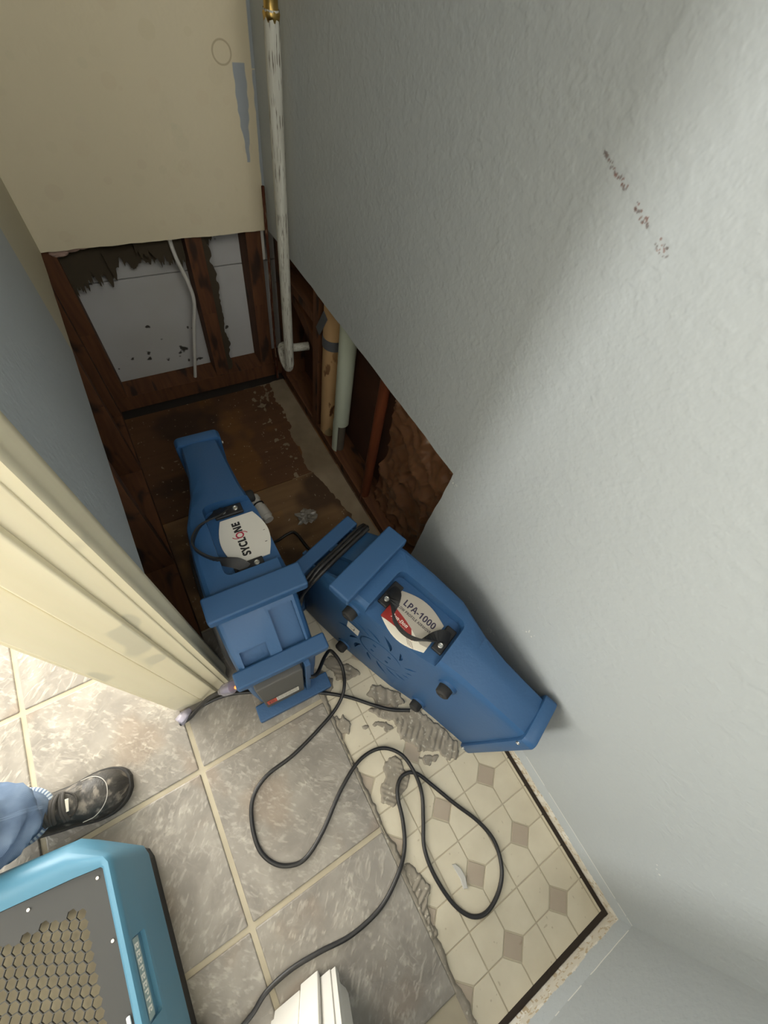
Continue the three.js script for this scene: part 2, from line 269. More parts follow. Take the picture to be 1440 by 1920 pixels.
// back wall
const wallB = struct('wall_back', 'beige painted back wall cut off above open studs', 'wall');
{
  const o = [[XL - 0.02, CUT], ...ragged([XL, CUT + 0.004], [XR, CUT], 40, 0.003, 11), [XR + 0.012, CUT], [XR + 0.012, HC], [XL - 0.02, HC]];
  const g = plate(o, 0.0127).translate(0, 0, ZB - 0.0127);
  const p = g.attributes.position, uv = g.attributes.uv; for (let i = 0; i < p.count; i++) uv.setXY(i, (p.getX(i) - XL) / (XR - XL), p.getY(i) / HC);
  const map = canvasTex(512, 2048, (c, w, h) => {
    c.fillStyle = 'rgb(216,204,174)'; c.fillRect(0, 0, w, h);
    const X = (x) => ((x - XL) / (XR - XL)) * w, Y = (y) => h - (y / HC) * h;
    for (let i = 0; i < 300; i++) { c.fillStyle = `rgba(150,135,100,${rr(0.01, 0.05)})`; c.beginPath(); c.arc(rnd() * w, rnd() * h, rr(2, 16), 0, 7); c.fill(); }
    c.strokeStyle = 'rgba(150,135,105,0.5)'; c.lineWidth = 3; c.beginPath(); c.arc(X(0.425), Y(0.985), X(0.447) - X(0.425), 0, 7); c.stroke();
    c.fillStyle = 'rgb(158,164,168)';                // grey-blue roller smear
    for (let y = 0.775; y < 0.97; y += 0.002) { const t = (y - 0.775) / 0.195, wd = 0.004 + 0.011 * sstep(0, 0.7, t), xc = 0.461 + 0.004 * fbm(y * 60, 1, 0, 2, 411); c.fillRect(X(xc - wd), Y(y), X(xc + wd) - X(xc - wd), Y(0) - Y(0.0028)); }
    c.fillRect(X(0.495), 0, w, Y(0.96)); for (let y = 0.70; y < 0.96; y += 0.003) c.fillRect(X(0.494 + 0.003 * fbm(y * 50, 7, 0, 2, 413)), Y(y), w, 4);
  });
  mesh('drywall', g, std({ map, roughness: 0.85, bumpMap: (() => { const b = peel.clone(); b.repeat.set(1.4, 5.2); b.needsUpdate = true; return b; })(), bumpScale: 0.0005 }), wallB);
  for (const [x0, x1] of [[-0.145, -0.100], [0.243, 0.292], [0.432, 0.482]]) mesh('stud', uvBox(box(x0, x1, 0.062, HC - 0.01, -1.518, -1.431)), M.stud, wallB);
  mesh('sill_plate', uvBox(box(-0.24, 0.60, 0.0, 0.062, -1.518, -1.428)), M.stud, wallB);
  mesh('sheathing_board', uvBox(rbox(-0.24, 0.60, -0.03, 0.4385, -1.534, -1.521, 0.002, 1)), M.sheath, wallB);
  mesh('sheathing_board', uvBox(rbox(-0.24, 0.60, 0.4425, HC, -1.534, -1.521, 0.002, 1)), M.sheath, wallB);
  mesh('blocking', uvBox(box(-0.095, 0.243, 0.665, 0.705, -1.518, -1.431)), M.stud, wallB);
  // torn backing paper hanging in the bays
  const torn = (x0, x1, top, low, amp, s, z) => { const n = 110, a = []; for (let i = 0; i <= n; i++) { const t = i / n; a.push([lerp(x0, x1, t), lerp(low[0], low[1], t) + amp * (fbm(t * 9, s, 0, 3, s) - 0.5) * 2 + amp * 0.55 * (fbm(t * 38, s, 0, 3, s + 2) - 0.5) * 2]); } return plate([...a, [x1, top], [x0, top]], 0.004).translate(0, 0, z); };
  mesh('torn_paper', mergeGeometries([torn(-0.10, 0.238, 0.64, [0.472, 0.505], 0.055, 21, -1.487), torn(-0.10, 0.02, 0.64, [0.44, 0.52], 0.045, 24, -1.470), torn(0.10, 0.238, 0.64, [0.53, 0.49], 0.04, 26, -1.463)]), M.insul, wallB, 'dark torn backing paper hanging under the cut wall');
  mesh('torn_paper', mergeGeometries([torn(0.292, 0.40, 0.63, [0.54, 0.585], 0.02, 27, -1.47)]), M.insul, wallB);
  const strip = []; for (let i = 0; i <= 90; i++) { const y = lerp(0.065, 0.60, i / 90); strip.push([0.292 + 0.004 + 0.036 * fbm(y * 24, 3, 0, 4, 31) * sstep(0.62, 0.5, y), y]); }
  mesh('torn_paper', plate([[0.288, 0.065], ...strip, [0.288, 0.60]], 0.003).translate(0, 0, -1.452), M.insul, wallB);
  const fluff = []; for (const [x, y, r] of [[-0.09, 0.585, 0.022], [-0.06, 0.592, 0.02], [-0.03, 0.594, 0.016], [0.265, 0.594, 0.014], [0.285, 0.596, 0.012], [0.32, 0.596, 0.014]]) { const s = new THREE.IcosahedronGeometry(r, 3), p2 = s.attributes.position; for (let i = 0; i < p2.count; i++) { const k = 0.7 + 0.6 * fbm(p2.getX(i) * 90 + x * 50, p2.getY(i) * 90 + p2.getZ(i) * 70, 0, 3, 33); p2.setXYZ(i, p2.getX(i) * k * 1.3, p2.getY(i) * k * 0.6, p2.getZ(i) * k * 0.5); } s.computeVertexNormals(); fluff.push(s.translate(x, y, -1.436)); }
  mesh('insulation_tuft', mergeGeometries(fluff), M.insulPink, wallB).userData.kind = 'stuff';
  mesh('pipe_strap', basis(plate([[0.476, 0.497], [0.482, 0.492], [0.488, 0.492], [0.493, 0.498], [0.493, 0.62], [0.476, 0.62]], 0.004, 0.001), [1, 0, 0], [0, 1, 0], [0, 0, 1], [0, 0, -1.438]), M.cable, wallB);
}
// left wall with doorway
const wallL = struct('wall_left', 'grey blue left wall cut away low down behind the door frame', 'wall');
{
  const o = [[-0.33, HC], [-0.33, CUT - 0.004], ...ragged([-0.345, CUT - 0.004], [ZB, CUT + 0.004], 44, 0.0035, 15), [ZB - 0.015, CUT], [ZB - 0.015, HC]];
  const g = basis(plate(o, 0.0127), [0, 0, -1], [0, 1, 0], [1, 0, 0]);
  const o2 = o.map(([a, b]) => [-a, b]);
  const g2 = basis(plate(o2, 0.0127), [0, 0, -1], [0, 1, 0], [1, 0, 0], [XL - 0.0127, 0, 0]); uvPlane(g2, 1.1, 2, ZB); g.dispose();
  const mp = std({ map: paintL, roughness: 0.62, bumpMap: bumpFor(1.1), bumpScale: 0.0006 });
  mesh('drywall', g2, mp, wallL);
  mesh('drywall', uvPlane(box(XL - 0.0127, XL, -0.02, HC, 0.43, ZN + 0.02), 1.1, 2, 0), mp, wallL);
  mesh('drywall', uvPlane(box(XL - 0.0127, XL, 2.07, HC, -0.35, 0.44), 1.1, 2, -0.4), mp, wallL);
  mesh('outer_drywall', uvBox(box(XO, XO + 0.0127, -0.01, HC, -2.0, DZ0 - 0.02)), M.creamRoom, wallL);
  mesh('outer_drywall', uvBox(box(XO, XO + 0.0127, -0.01, HC, DZ1 + 0.02, 1.7)), M.creamRoom, wallL);
  mesh('outer_drywall', uvBox(box(XO, XO + 0.0127, 2.05, HC, DZ0 - 0.03, DZ1 + 0.03)), M.creamRoom, wallL);
  mesh('sill_plate', uvBox(box(XO + 0.014, XL - 0.014, -0.012, 0.026, -1.44, -0.33)), M.stud, wallL);
  for (const z of [-0.328, -0.72, -1.12, -1.40]) mesh('stud', uvBox(box(XO + 0.014, XL - 0.0145, 0.026, HC - 0.02, z - 0.019, z + 0.019)), M.stud, wallL);
  mesh('stud', uvBox(box(XO + 0.014, XL - 0.0145, -0.01, HC - 0.02, DZ1 + 0.022, DZ1 + 0.06)), M.stud, wallL);
  mesh('header', uvBox(box(XO + 0.014, XL - 0.0145, 2.06, 2.2, DZ0, DZ1)), M.stud, wallL);
}
const wallN = struct('wall_near', 'grey blue end wall with scraped base behind the camera side', 'wall');
const paintMatN = std({ map: paintN, roughness: 0.62, bumpMap: bumpFor(lenN), bumpScale: 0.0007 });
for (const [x0, x1, y0, y1] of [[XL - 0.01, XR + 0.01, -0.02, 1.76], [XL - 0.01, XR + 0.01, 2.3, HC], [XL - 0.01, -0.07, 1.76, 2.3], [0.45, XR + 0.01, 1.76, 2.3]]) mesh('drywall', uvPlane(box(x0, x1, y0, y1, ZN, ZN + 0.0127), lenN, 0, XL), paintMatN, wallN);
for (const [x0, x1, y0, y1] of [[XL, XR, -0.01, 1.75], [XL, XR, 2.31, HC], [XL, -0.075, 1.75, 2.31], [0.455, XR, 1.75, 2.31]]) mesh('stud', uvBox(box(x0, x1, y0, y1, ZN + 0.0135, ZN + 0.1)), M.stud, wallN);
const ceil = struct('ceiling', 'white ceiling over the closet and the room beside it', 'ceiling');
mesh('ceiling_board', box(-2.35, 0.72, HC, HC + 0.05, -2.15, 1.8), M.ceilingWhite, ceil);

// neighbouring room whose windows light the closet
const side = struct('wall_outer', 'cream walls of the bright room beside the closet', 'wall');
mesh('wall_panel', box(-2.3, -2.16, -0.02, 0.4, -2.1, 1.8), M.creamRoom, side);
mesh('wall_panel', box(-2.3, -2.16, 2.1, HC, -2.1, 1.8), M.creamRoom, side);
mesh('wall_panel', box(-2.3, -2.16, 0.4, 2.1, -0.06, 1.8), M.creamRoom, side);
mesh('wall_panel', box(-2.3, -2.16, 0.4, 2.1, -2.1, -0.38), M.creamRoom, side);
mesh('wall_panel', box(-2.2, XO + 0.02, 2.03, HC, -2.12, -1.98), M.creamRoom, side);
mesh('wall_panel', box(-0.5, 0.72, -0.02, HC, -2.12, -1.98), M.creamRoom, side);
mesh('wall_panel', box(-2.2, -2.0, -0.02, HC, -2.12, -1.98), M.creamRoom, side);
for (const [x0, x1, y0, y1] of [[-2.3, 0.72, -0.02, 0.64], [-2.3, 0.72, 2.16, HC], [-2.3, -0.95, 0.64, 2.16], [-0.33, 0.72, 0.64, 2.16]]) mesh('wall_panel', box(x0, x1, y0, y1, 1.7, 1.8), M.creamRoom, side);
mesh('wall_panel', box(0.66, 0.72, -0.02, HC, -2.1, 1.8), M.creamRoom, side);
function windowAt(name, label, w, h, pos, turn) {
  const g = struct(name, label, 'window'); g.position.set(...pos); g.rotation.y = turn;
  for (const [x0, x1, y0, y1] of [[-w / 2, w / 2, -h / 2, -h / 2 + 0.05], [-w / 2, w / 2, h / 2 - 0.05, h / 2], [-w / 2, -w / 2 + 0.05, -h / 2, h / 2], [w / 2 - 0.05, w / 2, -h / 2, h / 2], [-0.025, 0.025, -h / 2, h / 2]]) mesh('window_frame', box(x0, x1, y0, y1, -0.03, 0.03), M.frame, g);
  for (const s of [-1, 1]) mesh('pane', box(s * w / 4 - w / 4 + 0.03, s * w / 4 + w / 4 - 0.03, -h / 2 + 0.04, h / 2 - 0.04, -0.003, 0.003), M.glass, g);
}
windowAt('window_1', 'tall glazed garden door in the bright neighbouring room', 1.5, 2.03, [-1.25, 1.015, -2.05], 0);
windowAt('window_2', 'side window in the bright neighbouring room', 0.32, 1.7, [-2.23, 1.25, -0.22], Math.PI / 2);
windowAt('window_3', 'upright window in the near wall of the bright neighbouring room', 0.62, 1.52, [-0.64, 1.4, 1.75], 0);
windowAt('window_4', 'small high window in the end wall above the camera', 0.52, 0.54, [0.19, 2.03, 0.73], 0);

// door frame
const jambProfile = (far) => {
  const s = far ? 1 : -1, z = far ? DZ0 : DZ1, g = struct(far ? 'trim_1' : 'trim_2', far ? 'cream painted door frame with moulded casing beside the blue wall' : 'bright white door frame end with broken foot at bottom edge', 'door frame');
  const body = far ? M.jamb : M.jambWhite, zz = (a, b) => (s > 0 ? [z + Math.min(a, b), z + Math.max(a, b)] : [z - Math.max(a, b), z - Math.min(a, b)]);
  const B = (n, x0, x1, y0, a, b, m, r = 0.002) => { const [za, zb] = zz(a, b); mesh(n, uvBox(rbox(x0, x1, y0, 2.05, za, zb, r, 2)), m, g); };
  B('jamb_board', XO - 0.004, -0.197, far ? 0.002 : 0.004, -0.02, 0.004, body);
  B('jamb_board', -0.199, -0.128, far ? 0.002 : 0.012, -0.02, -0.0005, body);
  B('door_stop', -0.193, -0.152, far ? 0.004 : 0.006, -0.001, 0.011, body, 0.003);
  // moulded casing on the closet side
  const prof = [[0, 0], [0.011, 0], [0.013, -0.004], [0.013, -0.014], [0.009, -0.018], [0.010, -0.030], [0.016, -0.042], [0.017, -0.052], [0.014, -0.057], [0, -0.057]];
  const cg = plate(prof.map(([x, d]) => [x, s * (d - 0.004)]), 2.05 - 0.01);
  basis(cg, [1, 0, 0], [0, 0, 1], [0, -1, 0], [XL + 0.0005, 2.05, z]);
  if (!far) { cg.computeVertexNormals(); }
  mesh('casing', toCreasedNormals(cg, 0.7), body, g);
  const co = plate([[0, 0], [-0.014, 0], [-0.016, -0.03 * s], [-0.01, -0.058 * s], [0, -0.058 * s]].map(([a, b]) => [a, b]), 2.04);
  basis(co, [1, 0, 0], [0, 0, 1], [0, -1, 0], [XO, 2.05, z + (far ? -0.004 : 0.004)]);
  mesh('casing', toCreasedNormals(co, 0.7), body, g);
};
jambProfile(true); jambProfile(false);
const head = struct('trim_3', 'cream painted door frame head above the doorway', 'door frame');
mesh('jamb_board', box(XO - 0.004, XL + 0.001, 2.03, 2.05, DZ0 - 0.02, DZ1 + 0.02), M.jamb, head);

// ---------------------------------------------------------------- floor
const floor = struct('floor', 'slate look tiles over patterned vinyl with bare subfloor at the back', 'floor');
mesh('slab', box(-2.3, 0.72, -0.12, -0.034, -2.1, 1.8), M.dark, floor);
const VY = -0.010;    // vinyl surface; the tile stands on it with its top at 0
mesh('subfloor_panel', uvBox(box(XO + 0.01, XR + 0.1, -0.034, VY - 0.004, -1.398, -0.8815)), M.ply[0], floor, 'dark stained subfloor panel at the back');
mesh('subfloor_panel', uvBox(box(XO + 0.01, XR + 0.1, -0.034, VY - 0.0035, -0.879, -0.452)), M.ply[1], floor, 'paler dusty subfloor panel');
{ // dust swept along the foot of the right wall
  const g = field(0.33, 0.512, -1.40, -0.45, 0.006, (x, z) => { const e = 0.43 + 0.045 * (fbm(z * 7, 2, 0, 4, 501) - 0.5) * 2; return VY - 0.006 + 0.0055 * sstep(e, e + 0.03, x) + 0.003 * fbm(x * 60, z * 60, 0, 3, 503); });
  mesh('dust_layer', g, M.dust, floor).userData.kind = 'stuff';
}
// slate-look tiles
const P = 0.3455, G = 0.0115;
const tileX = [-0.2495, 0.0965], rowZ0 = -0.122;
{
  mesh('grout_bed', uvBox(box(-2.2, 0.0955, -0.034, -0.0035, rowZ0 - P, rowZ0 + 5 * P)), M.grout, floor);
  mesh('grout_bed', uvBox(box(-2.2, XO - 0.005, -0.034, -0.0035, -2.0, rowZ0 - P)), M.grout, floor);
  mesh('grout_bed', uvBox(box(XO - 0.006, 0.0955, -0.034, -0.0085, -0.452, rowZ0 - P + 0.001)), M.mortar, floor);
  const geos = [0, 1, 2].map(() => new RoundedBoxGeometry(P - G, 0.012, P - G, 3, 0.0035));
  for (const gg of geos) { const p = gg.attributes.position, uv = gg.attributes.uv; for (let i = 0; i < p.count; i++) uv.setXY(i, p.getX(i), p.getZ(i)); }
  let k = 0;
  for (let i = -5; i <= 0; i++) for (let j = -6; j <= 4; j++) {
    const x = tileX[1] - P / 2 + i * P, z = rowZ0 + P / 2 + j * P;
    if (i === 0 && (j < -1 || j > 1)) continue;
    if (z < -1.95 || z > 1.65 || x < -2.1) continue;
    const o = mesh('tile', geos[0], M.tile[(k = (k * 5 + 2 + i + j + 99) % 3)], floor);
    o.position.set(x, -0.006, z); o.rotation.y = [0, Math.PI / 2, Math.PI, -Math.PI / 2][(i * 3 + j * 7 + 80) % 4];
  }
}
// vinyl: clipped squares round small diamonds, each raised from the printed joint
{
  mesh('vinyl_base', box(0.0, XR + 0.012, -0.034, VY - 0.0012, -0.452, ZN + 0.01), M.vinylLine, floor);
  const q = 0.077, d = 0.0315, e = 0.0016, X0 = 0.253, Z0 = 0.427, x1 = XR - 0.012, z1 = ZN - 0.012, xa = 0.099, za = -0.45;
  const cache = new Map();
  const piece = (pts) => { const g = plate(pts, 0.0012, 0.0004); return basis(g, [1, 0, 0], [0, 0, 1], [0, -1, 0]); };
  const clip = (poly) => { // clip to the room
    for (const [ax, lim, sg] of [[0, xa, 1], [0, x1, -1], [1, za, 1], [1, z1, -1]]) { const out = []; for (let i = 0; i < poly.length; i++) { const a = poly[i], b = poly[(i + 1) % poly.length], ia = sg * (a[ax] - lim) >= 0, ib = sg * (b[ax] - lim) >= 0; if (ia) out.push(a); if (ia !== ib) { const t = (lim - a[ax]) / (b[ax] - a[ax]); out.push([lerp(a[0], b[0], t), lerp(a[1], b[1], t)]); } } poly = out; if (!poly.length) return poly; }
    return poly;
  };
  const put = (name, pts, m) => { const c = clip(pts); if (c.length > 2) { const g = piece(c); g.translate(0, VY, 0); mesh(name, g, m, floor); } };
  for (let i = -4; i <= 4; i++) for (let j = -14; j <= 4; j++) {
    const cx = X0 + i * q, cz = Z0 + j * q, ev = (n) => ((n % 2) + 2) % 2 === 0;
    // cell from node (i, j) to (i + 1, j + 1); the diamond sits at the node with both indices even
    const a = cx + e, b = cx + q - e, c = cz + e, f = cz + q - e, k = d + e * 0.4;
    const dx = ev(i) ? 0 : 1, dz = ev(j) ? 0 : 1;
    let pts;
    if (!dx && !dz) pts = [[a + k, c], [b, c], [b, f], [a, f], [a, c + k]];
    else if (dx && !dz) pts = [[a, c], [b - k, c], [b, c + k], [b, f], [a, f]];
    else if (dx && dz) pts = [[a, c], [b, c], [b, f - k], [b - k, f], [a, f]];
    else pts = [[a, c], [b, c], [b, f], [a + k, f], [a, f - k]];
    put('vinyl_square', pts, M.vinyl[(i * 5 + j * 3 + 60) % 2]);
    if (ev(i) && ev(j)) { const r = d - e; put('vinyl_diamond', [[cx, cz - r], [cx + r, cz], [cx, cz + r], [cx - r, cz]], M.vinylInset); }
  }
  // black adhesive line where the baseboard stood
  mesh('adhesive_strip', mergeGeometries([field(XR - 0.0135, XR - 0.001, -0.34, ZN, 0.004, (x, z) => VY + 0.0004 + 0.0018 * fbm(x * 200, z * 90, 0, 3, 511) * (x > XR - 0.012 + 0.003 * fbm(z * 40, 1, 0, 3, 512) ? 1 : -1)), field(0.0, XR - 0.001, ZN - 0.0135, ZN - 0.001, 0.004, (x, z) => VY + 0.0004 + 0.0018 * fbm(x * 90, z * 200, 0, 3, 513) * (z > ZN - 0.012 + 0.004 * fbm(x * 40, 1, 0, 3, 514) ? 1 : -1))]), M.dark, floor, 'black adhesive line along the foot of the walls');
}
// thin-set left behind where tiles were lifted
function patch(poly, thick, ridgeDir, ridgeGap, s, parent = floor) {
  const xs = poly.map((p) => p[0]), zs = poly.map((p) => p[1]), m = 0.012;
  const g = field(Math.min(...xs) - m, Math.max(...xs) + m, Math.min(...zs) - m, Math.max(...zs) + m, 0.0024, (x, z) => {
    const d = polyDist(poly, x, z) + 0.011 * (fbm(x * 55, z * 55, 0, 3, s) - 0.5) * 2;
    if (d < -0.004) return VY - 0.004;
    const r = ridgeGap ? Math.pow(0.5 + 0.5 * Math.sin(((x * Math.cos(ridgeDir) + z * Math.sin(ridgeDir)) / ridgeGap) * 6.283 + 2.2 * fbm(x * 20, z * 20, 0, 2, s + 4)), 0.6) : 0.5;
    const skip = ridgeGap ? sstep(0.38, 0.5, fbm(x * 24, z * 24, 0, 2, s + 8)) : 1;
    return VY - 0.004 + sstep(-0.004, 0.003, d) * (0.005 + thick * (0.35 + 0.65 * lerp(0.4, r, skip)) + 0.002 * fbm(x * 140, z * 140, 0, 3, s + 6));
  });
  mesh('mortar_patch', g, M.mortar, parent);
}
patch([[0.200, -0.033], [0.242, -0.013], [0.289, 0.017], [0.327, 0.045], [0.362, 0.101], [0.376, 0.144], [0.378, 0.19], [0.352, 0.202], [0.325, 0.186], [0.327, 0.154], [0.281, 0.134], [0.259, 0.105], [0.245, 0.076], [0.247, 0.06], [0.243, 0.026], [0.217, 0.001]], 0.006, 0.9, 0.0175, 521);
patch([[0.217, -0.071], [0.239, -0.089], [0.263, -0.079], [0.299, -0.026], [0.299, 0.001], [0.262, -0.006], [0.222, -0.035]], 0.005, 0.4, 0.03, 527);
patch([[0.128, -0.222], [0.167, -0.221], [0.188, -0.19], [0.222, -0.155], [0.227, -0.133], [0.182, -0.132], [0.154, -0.154], [0.153, -0.178]], 0.005, 2.2, 0.012, 531);
patch([[0.176, 0.1], [0.199, 0.1], [0.215, 0.112], [0.212, 0.175], [0.196, 0.187], [0.166, 0.194], [0.144, 0.205], [0.116, 0.177], [0.128, 0.15], [0.155, 0.135], [0.16, 0.113]], 0.005, 2.4, 0.011, 535);
patch([[0.095, -0.07], [0.125, -0.059], [0.132, -0.029], [0.119, -0.012], [0.095, -0.024]], 0.006, 0, 0, 539);
patch([[0.205, 0.002], [0.229, 0.015], [0.232, 0.038], [0.214, 0.041], [0.205, 0.022], [0.182, 0.006], [0.166, 0.007], [0.159, -0.007], [0.179, -0.002]], 0.003, 0, 0, 543);
patch([[0.087, -0.202], [0.127, -0.188], [0.144, -0.16], [0.127, -0.132], [0.09, -0.125], [0.09, -0.158]], 0.006, 0.4, 0.02, 547);
patch([[0.265, 0.141], [0.29, 0.146], [0.311, 0.165], [0.295, 0.175], [0.27, 0.164]], 0.003, 0, 0, 551);
patch([[0.095, 0.313], [0.118, 0.32], [0.132, 0.348], [0.133, 0.395], [0.113, 0.411], [0.111, 0.458], [0.095, 0.47]], 0.006, 1.2, 0.013, 555);
{ // ragged mortar bead along the exposed tile edge
  const g = field(0.082, 0.132, -0.30, ZN, 0.003, (x, z) => { const e = 0.103 + 0.010 * (fbm(z * 26, 1, 0, 4, 561) - 0.45) * 2; return VY - 0.004 + (0.012 + 0.004 * (fbm(x * 120, z * 120, 0, 3, 563) - 0.3)) * sstep(e + 0.004, e - 0.006, x) * sstep(0.082, 0.09, x); });
  mesh('mortar_bead', g, M.mortar, floor);
}

// ---------------------------------------------------------------- pipes and cable in the open walls
{
  const px = 0.462, pz = -1.186, t = thing('water_pipe', 'white painted steel pipe with rust flecks hanging down the corner', 'pipe');
  const w = (pts, r, n) => tube(pts, r, n, 14);
  mesh('pipe', w([[px, 1.1, pz + 0.004], [px, 0.9, pz + 0.002], [px, 0.5, pz], [px, 0.25, pz]], 0.0162, 60), M.whitePipe, t);
  mesh('elbow', w([[px, 0.262, pz], [px, 0.235, pz - 0.004], [px - 0.002, 0.222, pz - 0.02], [px - 0.003, 0.236, pz - 0.05], [px - 0.002, 0.268, pz - 0.066], [px + 0.006, 0.284, pz - 0.062], [px + 0.03, 0.286, pz - 0.04], [px + 0.09, 0.286, pz - 0.03]], 0.0145, 50), M.whitePipe, t);
  const v = mesh('valve', new THREE.LatheGeometry([[0.0001, 0], [0.014, 0], [0.016, 0.01], [0.013, 0.015], [0.013, 0.03], [0.019, 0.032], [0.019, 0.055], [0.014, 0.06], [0.014, 0.10], [0.02, 0.105], [0.02, 0.13], [0.0001, 0.13]].map(([a, b]) => new THREE.Vector2(a, b)), 8).scale(1.15, 1.15, 1.15).translate(px, 1.083, pz + 0.004), M.brass, t, 'brass valve body');
  mesh('handle', rbox(px - 0.055, px - 0.012, 1.203, 1.219, pz - 0.002, pz + 0.010, 0.003), M.brass, v);
}
tag(mesh('copper_pipe', uvBox(tube([[0.535, -0.01, -0.684], [0.534, 0.2, -0.684], [0.533, 0.45, -0.685], [0.533, 0.72, -0.685]], 0.0165, 30, 16)), M.copper), 'brown copper pipe standing beside the wrinkled sheet', 'pipe');
{ // paper-wrapped drain with a broken foot
  const n = 40, m = 28, pos = [], idx = [], uv = [];
  for (let j = 0; j <= n; j++) for (let i = 0; i <= m; i++) { const a = (i / m) * Math.PI * 2, low = 0.03 + 0.11 * Math.pow(fbm(i * 0.45 % (m * 0.45), 2, 0, 3, 601), 1.5) * (i === m ? 1 : 1), y = lerp(i === m ? 0.03 + 0.11 * Math.pow(fbm(0, 2, 0, 3, 601), 1.5) : low, 0.72, j / n), r = 0.034 + 0.002 * fbm(a * 2, y * 20, 0, 2, 603); pos.push(0.547 + r * Math.cos(a), y, -1.012 + r * Math.sin(a)); uv.push(i / m, y / 0.72); }
  for (let j = 0; j < n; j++) for (let i = 0; i < m; i++) { const a = j * (m + 1) + i, b = a + m + 1; idx.push(a, b, a + 1, b, b + 1, a + 1); }
  const g = new THREE.BufferGeometry(); g.setAttribute('position', new THREE.Float32BufferAttribute(pos, 3)); g.setAttribute('uv', new THREE.Float32BufferAttribute(uv, 2)); g.setIndex(idx); g.computeVertexNormals();
  const t = thing('drain_pipe', 'tan paper wrapped pipe with dark tape and broken foot', 'pipe');
  mesh('pipe', g, M.tanWrap, t);
  mesh('core', cyl(0.024, 0.024, 0.74, 16).translate(0.547, 0.36, -1.012), std({ color: new THREE.Color(0.30, 0.22, 0.11), roughness: 0.9 }), t);
  mesh('tape', cyl(0.0372, 0.0372, 0.034, 28).translate(0.547, 0.455, -1.012), M.tape, t, 'dark grey tape');
  mesh('tape', basis(box(-0.014, 0.014, -0.05, 0.05, -0.001, 0.001), [0, 0.5, -0.86], [0, 0.86, 0.5], [1, 0, 0], [0.511, 0.51, -1.03]), M.tape, t);
}
{
  const t = thing('plastic_pipe', 'pale green plastic pipe with split lower end beside copper pipe', 'pipe');
  mesh('pipe', cyl(0.028, 0.028, 0.55, 28).translate(0.547, 0.445, -0.922), M.greenPvc, t);
  const half = new THREE.CylinderGeometry(0.028, 0.027, 0.15, 14, 1, true, Math.PI * 0.95, Math.PI * 0.8).translate(0.547, 0.10, -0.926);
  mesh('split_end', half, M.greenPvc, t);
  mesh('core', cyl(0.017, 0.017, 0.2, 16).translate(0.549, 0.09, -0.922), std({ color: new THREE.Color(0.12, 0.10, 0.075), roughness: 0.9 }), t);
}
tag(mesh('electric_cable', tube([[0.198, 0.66, -1.445], [0.202, 0.579, -1.445], [0.208, 0.522, -1.445], [0.224, 0.445, -1.445], [0.227, 0.376, -1.445], [0.205, 0.285, -1.445], [0.180, 0.168, -1.445], [0.160, 0.066, -1.45]], 0.0065, 60, 8), M.cable), 'thin white electric cable hanging between the back studs', 'cable');
tag(mesh('corner_pipe', tube([[0.492, 0.72, -1.40], [0.492, 0.5, -1.402], [0.490, 0.3, -1.404], [0.488, 0.0, -1.405]], 0.005, 30, 8), M.rust), 'thin rusty pipe running down the corner beside the last stud', 'pipe');
{ // white fitting lying on the subfloor
  const t = thing('pipe_fitting', 'short white plastic pipe fitting on the subfloor beside the air mover', 'fitting', [0.172, -0.012, -0.79]); t.rotation.y = 0.15;
  const w = std({ color: new THREE.Color(0.62, 0.60, 0.54), roughness: 0.5 });
  const c = (r, l, z) => new THREE.CylinderGeometry(r, r, l, 20).rotateX(Math.PI / 2).translate(0, 0.020, z);
  mesh('tube', c(0.017, 0.11, 0), w, t); mesh('collar', c(0.0205, 0.045, 0.015), w, t); mesh('collar', c(0.0205, 0.014, -0.05), w, t); mesh('gasket', c(0.0208, 0.004, -0.02), M.black, t);
}

// ---------------------------------------------------------------- air movers
const K = 1.3;   // local lengths below are in units of 1.3 m; x is width, y up, -z towards the outlet
function loft(st) {   // st: [u, v0, v1, wL, wR, ridge]
  const ring = ([u, v0, v1, wl, wr, rd]) => {
    const h = v1 - v0, R = [[wr * 0.84, v0], [wr * 0.95, v0 + 0.012], [wr, v0 + h * 0.45], [wr, v1 - 0.05], [wr * 0.985, v1 - 0.018], [wr * 0.93, v1 - 0.005], [wr * 0.84, v1]];
    const L = [[-wl * 0.84, v1], [-wl * 0.93, v1 - 0.005], [-wl * 0.985, v1 - 0.018], [-wl, v1 - 0.05], [-wl, v0 + h * 0.45], [-wl * 0.95, v0 + 0.012], [-wl * 0.84, v0]];
    return [...R, [-0.006 + 0.004, v1 + rd], [-0.012, v1 + rd], ...L].map(([w, v]) => V3(w, v, -u));
  };
  const rings = st.map(ring), n = rings[0].length, pos = [], idx = [];
  rings.forEach((r) => r.forEach((p) => pos.push(p.x, p.y, p.z)));
  for (let k = 0; k + 1 < rings.length; k++) for (let i = 0; i < n; i++) { const a = k * n + i, b = k * n + ((i + 1) % n), c = a + n, d = b + n; idx.push(a, c, b, b, c, d); }
  const cap = (k, flip) => { const c = pos.length / 3; const m = rings[k].reduce((s, p) => s.add(p), V3(0, 0, 0)).divideScalar(n); pos.push(m.x, m.y, m.z); for (let i = 0; i < n; i++) { const a = k * n + i, b = k * n + ((i + 1) % n); flip ? idx.push(c, b, a) : idx.push(c, a, b); } };
  cap(0, false); cap(rings.length - 1, true);
  const g = new THREE.BufferGeometry(); g.setAttribute('position', new THREE.Float32BufferAttribute(pos, 3)); g.setIndex(idx); g.computeVertexNormals(); return g;
}
const csg = new Evaluator(); csg.attributes = ['position', 'normal']; csg.useGroups = false;
